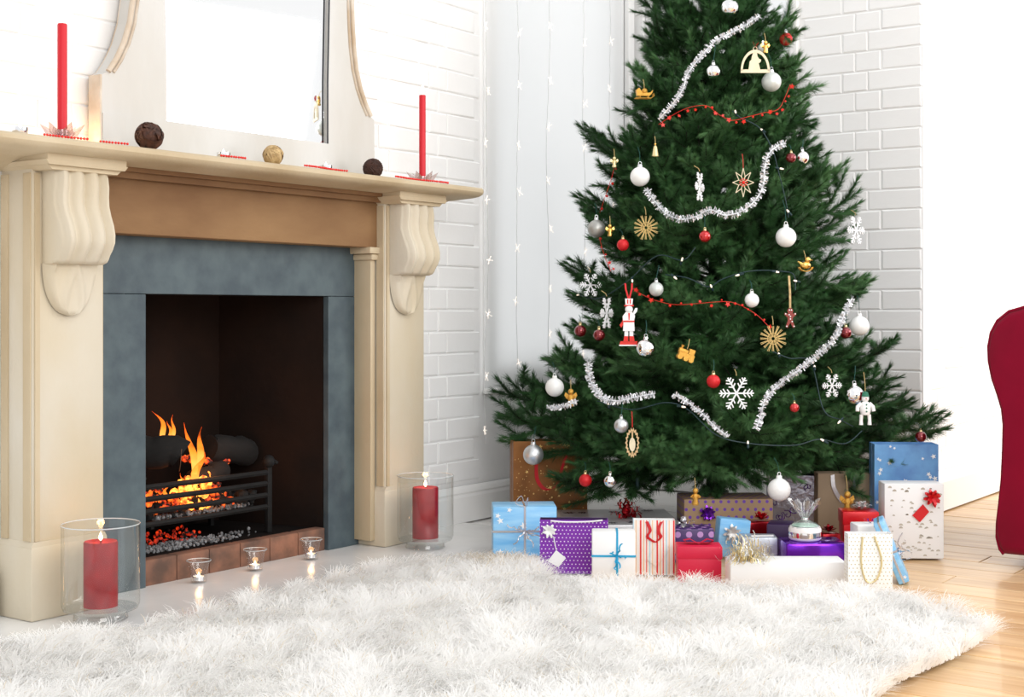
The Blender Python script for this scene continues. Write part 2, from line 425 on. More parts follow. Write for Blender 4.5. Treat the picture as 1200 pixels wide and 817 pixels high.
    def build(s, name, mats, parent=None, smooth=None, loc=None):
        o = bpy.data.objects.new(name, s.mesh(name, mats, smooth))
        COL.objects.link(o)
        if parent: o.parent = parent
        if loc is not None: o.location = loc
        return o

def box_uv(o):
    """UV in metres by dominant normal"""
    me = o.data
    uv = me.uv_layers.new(name='UVMap')
    for p in me.polygons:
        nx, ny, nz = (abs(c) for c in p.normal)
        for li in p.loop_indices:
            c = me.vertices[me.loops[li].vertex_index].co
            if nz > nx and nz > ny: uv.data[li].uv = (c.x, c.y)
            elif ny >= nx: uv.data[li].uv = (c.x, c.z)
            else: uv.data[li].uv = (c.y, c.z)
    return o

def tag(o, label, cat, group=None):
    o['label'] = label; o['category'] = cat
    if group: o['group'] = group
    return o
def thing(name, label, cat, loc=(0, 0, 0), rotz=0.0, group=None):
    o = bpy.data.objects.new(name, None); COL.objects.link(o)
    o.empty_display_size = 0.05
    o.location = loc; o.rotation_euler = (0, 0, rotz)
    return tag(o, label, cat, group)
def struct(o):
    o['kind'] = 'structure'; return o
def arc(cx, cz, r, a0, a1, n, sx=1, sz=1):
    return [(cx + sx * r * math.cos(math.radians(a0 + (a1 - a0) * i / n)), cz + sz * r * math.sin(math.radians(a0 + (a1 - a0) * i / n))) for i in range(n + 1)]
def T(x=0, y=0, z=0): return Matrix.Translation((x, y, z))
def RX(a): return Matrix.Rotation(a, 4, 'X')
def RY(a): return Matrix.Rotation(a, 4, 'Y')
def RZ(a): return Matrix.Rotation(a, 4, 'Z')

# ================================================================== THE SETTING
WC = -1.325                      # plane of the right-hand return wall
TOPZ = 2.75
# --- left (fireplace) wall: mortar-coloured core, opening for the firebox
FX0, FX1, FZ1 = -2.815, -2.052, 0.847
mb = MB()
def rect_core(x0, x1, z0, z1): mb.box(((x0 + x1) / 2, 0.0545, (z0 + z1) / 2), (x1 - x0, 0.10, z1 - z0))
FA, FB, FC = FX0 - 0.053, FX1 + 0.053, FZ1 + 0.06        # structural opening, hidden behind the slate
VA, VB, VC, VD = -1.13, -0.17, 0.53, 2.62                # window opening behind the blind
rect_core(-5.2, FA, -0.05, TOPZ); rect_core(FB, VA, -0.05, TOPZ); rect_core(FA, FB, FC, TOPZ)
rect_core(VB, 0.1, -0.05, TOPZ); rect_core(VA, VB, -0.05, VC); rect_core(VA, VB, VD, TOPZ)
wall_left = struct(mb.build('wall_left', 'mortar'))
# --- back wall with window opening
WY0, WY1, WZ0, WZ1 = -0.763, -0.36, 0.82, 2.45
mb = MB()
def back_core(y0, y1, z0, z1): mb.box((0.0545, (y0 + y1) / 2, (z0 + z1) / 2), (0.10, y1 - y0, z1 - z0))
back_core(WY1, 0.0, -0.05, TOPZ); back_core(WC, WY0, -0.05, TOPZ); back_core(WY0, WY1, -0.05, WZ0); back_core(WY0, WY1, WZ1, TOPZ)
wall_back = struct(mb.build('wall_back', 'mortar'))
# --- right return wall
mb = MB(); mb.box((1.606, WC + 0.0485, TOPZ / 2 - 0.025), (3.0, 0.088, TOPZ + 0.05))
wall_right = struct(mb.build('wall_right', 'mortar'))

# --- bricks
def brick_mesh(L, Hh, D, seed):
    r = random.Random(seed)
    b = 0.004
    def j(): return r.uniform(-0.0014, 0.0014)
    vv = []
    for (x, z) in ((-L / 2, -Hh / 2), (L / 2, -Hh / 2), (L / 2, Hh / 2), (-L / 2, Hh / 2)): vv.append((x + j(), D, z + j()))
    for (x, z) in ((-L / 2, -Hh / 2), (L / 2, -Hh / 2), (L / 2, Hh / 2), (-L / 2, Hh / 2)): vv.append((x + j(), 0.0022, z + j()))
    for (x, z) in ((-L / 2 + b, -Hh / 2 + b), (L / 2 - b, -Hh / 2 + b), (L / 2 - b, Hh / 2 - b), (-L / 2 + b, Hh / 2 - b)): vv.append((x + j(), j() * 0.6, z + j()))
    ff = [(8, 9, 10, 11)]
    for i in range(4):
        k = (i + 1) % 4
        ff.append((i, k, k + 4, i + 4)); ff.append((i + 4, k + 4, k + 8, i + 8))
    return MB().add(vv, ff).mesh('brick', 'paint')
PITCH = 0.0815; BH = PITCH - 0.0055
STRETCH = [brick_mesh(0.2185, BH, 0.03, i) for i in range(6)]
HEAD = [brick_mesh(0.1045, BH, 0.03, 20 + i) for i in range(4)]
_cut = {}
def cut_brick(L):
    k = round(L * 50) / 50
    if k not in _cut: _cut[k] = brick_mesh(k, BH, 0.03, 99 + int(k * 1000))
    return _cut[k]
def brick_row(parent, place, u0, u1, row, z, ok):
    """Flemish-like bond along u; place(u, z) gives location"""
    u = u0 - (0.0 if row % 2 == 0 else 0.165 * 1.0)
    i = row
    while u < u1:
        L = 0.224 if i % 2 == 0 else 0.110
        a, b = max(u, u0), min(u + L, u1)
        if b - a > 0.03 and ok((a + b) / 2, z, (b - a) / 2):
            me = rnd.choice(STRETCH if i % 2 == 0 else HEAD) if b - a > L - 0.004 else cut_brick(b - a - 0.0055)
            o = bpy.data.objects.new('brick', me); COL.objects.link(o)
            o.parent = parent
            place(o, (a + b) / 2, z)
        u += L; i += 1
def placeA(o, u, z): o.location = (u, rnd.uniform(-0.001, 0.001), z); o.rotation_euler = (rnd.gauss(0, .006), rnd.gauss(0, .004), rnd.gauss(0, .006))
def placeB(o, u, z): o.location = (rnd.uniform(-0.001, 0.001), u, z); o.rotation_euler = (rnd.gauss(0, .006), rnd.gauss(0, .004), -PI / 2 + rnd.gauss(0, .006))
def placeC(o, u, z): o.location = (u, WC + rnd.uniform(-0.001, 0.001), z); o.rotation_euler = (rnd.gauss(0, .006), rnd.gauss(0, .004), rnd.gauss(0, .006))
def okA(u, z, h):
    if -3.30 < u < -1.66 and z < 1.16: return False          # behind the surround
    if u < -3.2 and z < 1.16: return False
    if -2.86 < u < -2.02 and z < 1.80: return False          # behind the mirror
    return True
def okAll(u, z, h): return True
for r_ in range(27):
    z = 0.150 + PITCH * (r_ + 0.5)
    if z < 2.12: brick_row(wall_left, placeA, -3.72, -1.185, r_, z, okA)
    if z < 2.27:
        if WZ0 - 0.05 < z:
            brick_row(wall_back, placeB, WC + 0.004, WY0 - 0.034, r_ + 1, z, okAll); brick_row(wall_back, placeB, WY1 + 0.034, -0.02, r_ + 1, z, okAll)
        else: brick_row(wall_back, placeB, WC + 0.004, -0.02, r_ + 1, z, okAll)
    if z < 2.27: brick_row(wall_right, placeC, 0.004, 1.60, r_, z, lambda u, z, h: True)

# --- skirting boards
def skirting(name, x0, x1, mtx):
    prof = [(0, 0), (-0.022, 0), (-0.022, 0.095), (-0.017, 0.105), (-0.019, 0.112), (-0.012, 0.125), (-0.006, 0.132), (0, 0.135)]
    vv = [(x0, y, z) for y, z in prof] + [(x1, y, z) for y, z in prof]
    n = len(prof); ff = [(i, i + 1, i + 1 + n, i + n) for i in range(n - 1)] + [tuple(range(n)), tuple(range(2 * n - 1, n - 1, -1))]
    return struct(MB().add(vv, ff, mtx).build(name, 'trimw'))
skirting('baseboard_left', -1.66, -0.03, T(0, 0, 0))
skirting('baseboard_hearthside', -5.0, -3.30, T(0, 0, 0))
skirting('baseboard_back', WC - 0.02, -0.03, RZ(-PI / 2) @ T(0, 0, 0) @ Matrix.Scale(-1, 4, (1, 0, 0)))
def skirt_right():
    prof = [(0, 0), (-0.07, 0), (-0.07, 0.115), (-0.06, 0.128), (-0.02, 0.135), (0, 0.14)]
    x0, x1 = -0.03, 3.0
    vv = [(x0, WC + y, z) for y, z in prof] + [(x1, WC + y, z) for y, z in prof]
    n = len(prof); ff = [(i, i + 1, i + 1 + n, i + n) for i in range(n - 1)] + [tuple(range(n)), tuple(range(2 * n - 1, n - 1, -1))]
    return struct(MB().add(vv, ff).build('baseboard_right', 'trimw'))
skirt_right()
# corner trim where blind wall meets window wall
mb = MB(); mb.bbox((-0.075, -0.012, 1.45), (0.05, 0.024, 2.6), 0.004); mb.bbox((-0.012, -0.028, 1.45), (0.024, 0.05, 2.6), 0.004)
struct(mb.build('trim_1', 'trimw'))

# --- window in the back wall
win = struct(bpy.data.objects.new('window_1', None)); COL.objects.link(win)
mb = MB()
for y in (WY0 - 0.014, WY1 + 0.014): mb.bbox((-0.004, y, (WZ0 + WZ1) / 2), (0.03, 0.034, WZ1 - WZ0 + 0.06), 0.004)
mb.bbox((-0.004, (WY0 + WY1) / 2, WZ1 + 0.014), (0.03, WY1 - WY0 + 0.06, 0.034), 0.004)
mb.build('window_frame', 'trimw', win)
MB().bbox((-0.018, (WY0 + WY1) / 2, WZ0 - 0.012), (0.075, WY1 - WY0 + 0.09, 0.026), 0.005).build('window_sill', 'trimw', win)
zm = (WZ0 + WZ1) / 2
for z0, z1, xx in ((WZ0 + 0.003, zm - 0.012, 0.05), (zm + 0.012, WZ1 - 0.005, 0.055)):
    mb = MB()
    for y in (WY0 + 0.022, WY1 - 0.022): mb.box((xx, y, (z0 + z1) / 2), (0.03, 0.036, z1 - z0))
    for z in (z0 + 0.018, z1 - 0.018): mb.box((xx, (WY0 + WY1) / 2, z), (0.03, WY1 - WY0 - 0.08, 0.036))
    s_ = mb.build('sash', 'trimw', win)
    MB().box((xx, (WY0 + WY1) / 2, (z0 + z1) / 2), (0.004, WY1 - WY0 - 0.085, z1 - z0 - 0.075)).build('pane', 'thin_glass', s_)

# --- window behind the blind
win2 = struct(bpy.data.objects.new('window_2', None)); COL.objects.link(win2)
mb = MB()
for xx in (VA + 0.025, VB - 0.025): mb.box((xx, 0.05, (VC + VD) / 2), (0.05, 0.05, VD - VC))
for zz in (VC + 0.025, VD - 0.025): mb.box(((VA + VB) / 2, 0.05, zz), (VB - VA - 0.1, 0.05, 0.05))
mb.build('window_frame', 'trimw', win2)
MB().box(((VA + VB) / 2, 0.05, (VC + VD) / 2), (VB - VA - 0.1, 0.004, VD - VC - 0.1)).build('pane', 'thin_glass', win2)
# --- floor: sub-floor, pine planks, white-painted planks, painted hearth slab
floor = struct(MB().box((-1.5, -3.2, -0.06), (9.0, 6.4, 0.06)).build('floor', M['subfloor']))
PW = 0.135
def plank(x, y0, y1, m):
    mb = MB(); mb.bbox((0, 0, 0), (PW - 0.003, y1 - y0 - 0.003, 0.024), 0.0022)
    o = mb.build('plank', m, floor); o.location = (x, (y0 + y1) / 2, -0.0185 + rnd.uniform(-0.0008, 0.0008))
i = 0
x = -5.9
while x < 2.9:
    edge = -0.98
    if x < -0.06: plank(x, edge, -0.002, 'floorw')
    if x > 0.0: edge = WC
    y1 = edge
    ln = rnd.uniform(0.5, 2.0)
    while y1 > -6.2:
        y0 = max(y1 - ln, -6.3); plank(x, y0, y1, 'wood'); y1 = y0; ln = rnd.uniform(1.3, 2.4)
    x += PW
hs = MB().bbox((-2.55, -0.29, -0.006), (2.5, 0.575, 0.012), 0.003).build('hearth_slab', 'hearth', floor)

# ================================================================== FIREPLACE
fp = thing('fireplace', 'carved beige stone fireplace surround with corbels and slate inner panels', 'fireplace', (-2.48, 0, 0))
def fpart(mbx, name, m, smooth=40, parent=fp):
    o = mbx.build(name, m, parent, smooth)
    o.location = (2.48, 0, 0) if parent is fp else (0, 0, 0)
    return o
# slate panels
sl = []
mb = MB(); mb.bbox(((-3.03 + FX0) / 2, -0.012, 0.4235), (FX0 + 3.03, 0.024, 0.847), 0.002); fpart(mb, 'slate_jamb', 'slate', None)
mb = MB(); mb.bbox(((FX1 - 1.885) / 2, -0.012, 0.4235), (-1.885 - FX1, 0.024, 0.847), 0.002); fpart(mb, 'slate_jamb', 'slate', None)
mb = MB(); mb.bbox(((-3.03 - 1.885) / 2, -0.012, 0.931), (3.03 - 1.885, 0.024, 0.166), 0.002); fpart(mb, 'slate_lintel', 'slate', None)
# frieze with a bead under the shelf
mb = MB(); mb.bbox((-2.46, -0.052, 1.092), (1.30, 0.10, 0.158), 0.004)
fpart(mb, 'frieze', 'stonesmoke')
mb = MB(); mb.prism([(-3.05, 0), (-1.87, 0), (-1.87, 0.03), (-3.05, 0.03)], -0.125, -0.1, T(0, 0, 1.165)); mb.prism([(-3.05, 0), (-1.87, 0), (-1.87, 0.014), (-3.05, 0.014)], -0.145, -0.12, T(0, 0, 1.182))
fpart(mb, 'bed_moulding', 'stonesmoke')
# shelf: rounded edge, sloping underside
def shelf():
    prof = [(0.0, 1.165), (-0.12, 1.193), (-0.235, 1.199), (-0.262, 1.203), (-0.276, 1.209), (-0.281, 1.217), (-0.280, 1.226), (-0.273, 1.2325), (-0.262, 1.2345), (0.0, 1.2345)]
    xs = [(-3.468, 0.985), (-3.464, 0.996), (-3.455, 1.0), (-1.54, 1.0), (-1.53, 0.996), (-1.526, 0.985)]
    vv = []; n = len(prof)
    for xx, k in xs:
        for y, z in prof: vv.append((xx, y * k, 1.217 + (z - 1.217) * (k if k < 1 else 1)))
    ff = [tuple(range(n))[::-1], tuple(range((len(xs) - 1) * n, len(xs) * n))]
    for a in range(len(xs) - 1):
        for b in range(n):
            c = (b + 1) % n
            ff.append((a * n + b, a * n + c, (a + 1) * n + c, (a + 1) * n + b))
    return MB().add(vv, ff)
fpart(shelf(), 'shelf', 'stone', 35)

def pilaster(xo, xi, side):
    """xo outer, xi inner edge, side = -1 left leg, 1 right leg"""
    a, b = min(xo, xi), max(xo, xi)
    mb = MB()
    mb.bbox(((a + b) / 2, -0.068, 0.683), (b - a - 0.012, 0.133, 0.976), 0.004)
    p = fpart(mb, 'pilaster', 'stonepale')
    q = MB(); q.bbox(((a + b) / 2, -0.0715, 0.096), (b - a + 0.006, 0.143, 0.192), 0.006)
    q.prism([(a - 0.002, 0.190), (b + 0.002, 0.190), (b - 0.006, 0.204), (a + 0.006, 0.204)], -0.141, 0.0)
    q.build('plinth', 'stonepale', p, 40)
    # raised margins on the front and the outer side
    q = MB()
    for xx in ((a + 0.013), (b - 0.013)): pass
    q.box((a + 0.019, -0.1365, 0.68), (0.014, 0.006, 0.95))
    q.box((a + 0.0055, -0.115, 0.68), (0.006, 0.03, 0.95)); q.box((a + 0.0055, -0.02, 0.68), (0.006, 0.03, 0.95))
    q.build('moulding', 'stone', p, 40)
    # inner jamb strip with little capital
    jx = (b + 0.012) if side < 0 else (a - 0.012)
    q = MB(); q.bbox((jx, -0.055, 0.495), (0.024, 0.085, 0.95), 0.003)
    q.build('inner_strip', 'stone', p, 40)
    q = MB(); q.bbox((jx + 0.008 * (1 if side < 0 else -1), -0.06, 1.003), (0.052, 0.11, 0.022), 0.003); q.bbox((jx, -0.058, 0.981), (0.036, 0.10, 0.022), 0.006)
    q.build('capital', 'stone', p, 40)
    # corbel: S-profile fluted block
    cx = (a + b) / 2 - 0.004
    w = 0.158
    prof = [(1.172, -0.192), (1.150, -0.200), (1.125, -0.202), (1.10, -0.199), (1.075, -0.200), (1.05, -0.208), (1.025, -0.220), (1.0, -0.228), (0.978, -0.229), (0.96, -0.222), (0.945, -0.212), (0.932, -0.206), (0.926, -0.200), (0.921, -0.185), (0.920, -0.139)]
    nu = 36
    def flute(t):
        # ridges across the width
        e = 0.012 if (t < 0.06 or t > 0.94) else 0.0
        g = abs(math.sin(t * PI * 3.5 + 0.25))
        return 0.017 * (g - 0.3) - e
    vv = []
    for z, y in prof:
        k = 1.0 if z > 0.935 else 0.75
        for u in range(nu + 1):
            t = u / nu
            ww = w * (1.0 + 0.07 * math.sin((1.172 - z) / 0.25 * PI * 1.2))
            yy = y - flute(t) * k if y < -0.15 else y
            vv.append((cx + (t - 0.5) * ww, yy, z))
    rows = len(prof); ff = []
    for i in range(rows - 1):
        for u in range(nu):
            o = i * (nu + 1) + u
            ff.append((o, o + 1, o + nu + 2, o + nu + 1))
    base = len(vv)
    # sides back to the pilaster face
    for z, y in prof: vv.append((cx - 0.5 * w, -0.132, z)); vv.append((cx + 0.5 * w, -0.132, z))
    for i in range(rows - 1):
        l0, l1 = i * (nu + 1), (i + 1) * (nu + 1)
        ff.append((l0, l1, base + 2 * i + 2, base + 2 * i)); ff.append((l0 + nu, base + 2 * i + 1, base + 2 * i + 3, l1 + nu))
    c = MB().add(vv, ff).build('corbel', 'stonepale', fp, 60); c.location = (2.48, 0, 0)
    # leaf pendant with raised veins
    nz, nx = 18, 20
    vv = []; ff = []
    for i in range(nz + 1):
        s = i / nz
        z = 0.922 - 0.136 * s
        hw = 0.5 * w * 1.02 * (math.sqrt(max(0.0, 1 - s ** 2.3)) * 0.985 + 0.015)
        for u in range(nx + 1):
            t = 2 * u / nx - 1
            vein = 0.010 * max(0, math.cos(t * 2.4 * PI - 1.5 * s * PI * (1 if t > 0 else -1))) ** 1.5
            edge = 1 - max(0, abs(t) - 0.82) / 0.18
            vv.append((cx + t * hw, -0.139 - (0.018 + 0.012 * (1 - s) + vein * (1 - s * 0.4)) * max(0.0, min(1, edge)) * (1 if i < nz else 0.4), z))
    for i in range(nz):
        for u in range(nx):
            o = i * (nx + 1) + u; ff.append((o, o + 1, o + nx + 2, o + nx + 1))
    MB().add(vv, ff).build('leaf_pendant', 'stonepale', c, 60)
    # abacus
    q = MB(); hx = 0.132
    q.bbox((cx, -0.115, 1.192), (hx * 2 - 0.016, 0.214, 0.024), 0.003)
    q.prism([(cx - hx + 0.014, 0), (cx + hx - 0.014, 0), (cx + hx - 0.004, 0.012), (cx - hx + 0.004, 0.012)], -0.222, -0.01, T(0, 0, 1.171))
    q.prism([(cx - hx + 0.03, 0), (cx + hx - 0.03, 0), (cx + hx - 0.016, 0.012), (cx - hx + 0.016, 0.012)], -0.21, -0.01, T(0, 0, 1.16))
    q.build('abacus', 'stone', c, 40)
pilaster(-3.279, -3.045, -1)
pilaster(-1.678, -1.900, 1)

# --- firebox
fb = thing('firebox', 'soot-blackened brick firebox inside the slate opening', 'firebox', (-2.43, 0.2, 0))
def fbp(mbx, name, m, sm=None):
    o = mbx.build(name, m, fb, sm); o.location = (2.43, -0.2, 0); return o
BX0, BX1, BY = -2.74, -2.13, 0.42
quad = lambda a, b, c, d: MB().add([a, b, c, d], [(0, 1, 2, 3)])
def slab(p, q, z0, z1, th, name, m):
    p, q = Vector((*p, 0)), Vector((*q, 0)); d = (q - p).normalized(); nn = Vector((d.y, -d.x, 0)) * th
    poly = [p, q, q - nn, p - nn]
    vv = [(v.x, v.y, z0) for v in poly] + [(v.x, v.y, z1) for v in poly]
    return fbp(MB().add(vv, [(0, 1, 2, 3), (7, 6, 5, 4), (0, 4, 5, 1), (1, 5, 6, 2), (2, 6, 7, 3), (3, 7, 4, 0)]), name, m)
slab((FX0, 0.002), (BX0, BY), 0, 1.4, 0.05, 'side_wall', 'soot')
slab((BX0, BY), (BX1, BY), 0, 1.4, 0.05, 'back_wall', 'soot2')
slab((BX1, BY), (FX1, 0.002), 0, 1.4, 0.05, 'side_wall', 'soot2')
fbp(MB().box((-2.43, 0.295, 1.41), (0.9, 0.36, 0.02)), 'smoke_shelf', 'soot')
fbp(MB().box((-2.43, 0.05, 0.91), (0.763, 0.09, 0.127)), 'throat', 'soot')
fbp(MB().bbox((-2.4335, 0.232, 0.036), (0.763, 0.42, 0.072), 0.004), 'fire_floor', 'soot')
# row of firebricks along the front edge
nb = 6
for i in range(nb):
    L = 0.762 / nb
    mb = MB(); mb.bbox((FX0 + L * (i + 0.5), 0.012, 0.037), (L - 0.002, 0.045, 0.076), 0.004)
    fbp(mb, 'firebrick', 'terra', 40)

# --- grate
gr = thing('fire_grate', 'black iron fire grate with four front bars and scroll finial', 'grate', (-2.5, 0.15, 0.072))
def gp(mbx, name, sm=40, m='iron'):
    o = mbx.build(name, m, gr, sm); o.location = (2.5, -0.15, -0.072); return o
GY = 0.085
for z in (0.272, 0.236, 0.198, 0.160):
    gp(MB().tube([(-2.77, GY, z), (-2.5, GY - 0.012, z), (-2.22, GY, z - 0.002)], 0.009, 6), 'bar')
for xx in (-2.765, -2.222):
    gp(MB().bbox((xx, GY, 0.1862), (0.020, 0.018, 0.2276), 0.003), 'post')
    f_ = MB().sphere((xx - 0.002, GY - 0.004, 0.306), 0.021, 14, 8); f_.tube([(xx, GY, 0.29), (xx + 0.02, GY - 0.01, 0.305), (xx + 0.026, GY - 0.012, 0.297)], 0.008, 6)
    gp(f_, 'finial')
for yy in (0.15, 0.21, 0.27, 0.33): gp(MB().tube([(-2.70, yy, 0.150), (-2.23, yy, 0.150)], 0.007, 6), 'bottom_bar')
for xx in (-2.70, -2.23): gp(MB().box((xx, 0.22, 0.150), (0.012, 0.27, 0.012)), 'side_rail')
for xx in (-2.70, -2.23): gp(MB().box((xx, 0.35, 0.1115), (0.014, 0.014, 0.077)), 'back_foot')

# --- logs
def log(pts, r, label, ends=True):
    t = thing('fire_log', label, 'log', Vector(pts[0]), 0, 'logs on the fire')
    off = Vector(pts[0])
    n = 9; mb = MB(); P = []; R_ = []
    a, b = Vector(pts[0]), Vector(pts[1])
    for i in range(n):
        s = i / (n - 1)
        P.append(a.lerp(b, s) - off + Vector((rnd.gauss(0, .003), rnd.gauss(0, .003), rnd.gauss(0, .004)))); R_.append(r * rnd.uniform(.93, 1.06))
    mb.tube(P, R_, 14, caps=False); mb.build('bark', 'log', t, 60)
    d = (b - a).normalized()
    for p, rr in ((P[0], R_[0]), (P[-1], R_[-1])):
        q = d.to_track_quat('Z', 'Y').to_matrix().to_4x4()
        MB().lathe([(rr * 1.0, -0.001), (rr * 0.98, 0.001), (0.001, 0.002)] if p is P[-1] else [(rr, 0.001), (rr * .98, -0.001), (0.001, -0.002)], 14, mtx=T(*p) @ q).build('cut_end', 'logend' if 'sawn' in label else 'log', t, 30)
    return t
log([on_y(140, 527, 0.24), on_y(212, 531, 0.125)], 0.050, 'charred round log with a brown sawn end on the grate')
log([on_y(246, 526, 0.265), on_y(290, 529, 0.265)], 0.046, 'black burnt log lying behind the glowing coals')
log([on_y(226, 563, 0.17), on_y(262, 549, 0.18)], 0.030, 'small blackened log leaning among the flames')
log([(-2.60, 0.165, 0.195), (-2.42, 0.20, 0.192)], 0.026, 'thin charred log low inside the grate bars')
# --- coals, ash
def lumps(name, n, region, size, m, label, cat, seed):
    r = random.Random(seed); mb = MB()
    for _ in range(n):
        c = region(r); s = r.uniform(*size)
        mb.sphere((0, 0, 0), s, 6, 4, mtx=T(*c) @ Euler((r.random() * 3, r.random() * 3, r.random() * 3)).to_matrix().to_4x4(), sc=(1, r.uniform(.6, 1), r.uniform(.5, .9)))
    o = mb.build(name, m, None, None); o['kind'] = 'stuff'; o['label'] = label; o['category'] = cat
    return o
lumps('coals', 260, lambda r: (r.uniform(-2.69, -2.25), r.uniform(0.11, 0.34), r.uniform(0.162, 0.21)), (0.010, 0.022), 'coal', 'black burnt coals heaped inside the iron grate', 'coal', 1)
lumps('embers', 150, lambda r: (lambda x: (x, r.uniform(0.11, 0.22), r.uniform(0.17, 0.245) if x < -2.38 else r.uniform(0.17, 0.2)))(r.uniform(-2.7, -2.32)), (0.007, 0.016), 'ember', 'glowing red embers between the grate bars', 'embers', 2)
lumps('embers', 60, lambda r: (r.uniform(-2.56, -2.42), r.uniform(0.11, 0.19), r.uniform(0.18, 0.275)), (0.010, 0.02), 'emberhot', 'bright orange embers in the heart of the fire', 'embers', 3)
lumps('embers', 40, lambda r: (lambda x: (x, r.uniform(.235, .275), .315 + r.uniform(-.01, .012) - 0.12 * (x + 2.4)))(r.uniform(-2.42, -2.25)), (0.007, 0.014), 'ember', 'glowing ember crust along the burnt log behind', 'embers', 4)
lumps('embers', 80, lambda r: (r.uniform(-2.72, -2.42), r.uniform(0.14, 0.3), r.uniform(0.078, 0.10)), (0.005, 0.010), 'emberdull', 'dull red embers fallen under the grate', 'embers', 5)
lumps('ash', 500, lambda r: (r.gauss(-2.58, 0.12), r.uniform(0.075, 0.17), r.uniform(0.072, 0.082)), (0.003, 0.0075), 'ash', 'grey white ash spilled on the fire floor', 'ash', 6)
lumps('ash', 160, lambda r: (r.uniform(-2.68, -2.28), r.uniform(0.098, 0.13), r.uniform(0.166, 0.176)), (0.004, 0.009), 'ash', 'pale ash lying along the lower grate bar', 'ash', 7)
# --- flames
def flame_tongue(mb, base, h, w, lean, twist, seed):
    r = random.Random(seed); n = 12; P = []; R_ = []
    ph = r.random() * 6
    for i in range(n + 1):
        s = i / n
        P.append(Vector(base) + Vector((lean * s * s + 0.018 * math.sin(ph + s * 5) * s, 0.012 * math.sin(ph * 2 + s * 4) * s, h * s)))
        R_.append(max(0.0006, w * (math.sin(PI * min(1, s * 0.9 + 0.12)) ** 0.8) * (1 - s) ** 0.55))
    mb.tube(P, R_, 8, caps=True, flat=0.6)
fire = thing('fire', 'orange flames rising from the logs in the grate', 'fire', (-2.52, 0.18, 0.2))
for k, (px, py, yy, h, w, ln) in enumerate([(190, 517, .22, .095, .014, -.02), (203, 514, .2, .075, .009, .0), (198, 516, .21, .06, .008, .012), (228, 556, .15, .165, .019, -.04), (234, 545, .17, .12, .018, .012), (230, 568, .13, .10, .02, .014), (240, 585, .12, .055, .018, -.01), (248, 583, .14, .05, .014, .01), (218, 573, .13, .05, .009, -.02), (196, 585, .12, .045, .01, .004), (172, 590, .12, .04, .01, .0)]):
    b = on_y(px, py, yy)
    mb = MB(); flame_tongue(mb, (0, 0, 0), h, w, ln, 0, k)
    o = mb.build('flame', 'fireflame', fire, 180); o.location = b - fire.location
l = bpy.data.lights.new('fire_glow', 'POINT'); l.energy = 1.0; l.color = (1, 0.36, 0.1); l.shadow_soft_size = 0.06
o = bpy.data.objects.new('fire_glow', l); COL.objects.link(o); o.location = (-2.48, 0.10, 0.33)

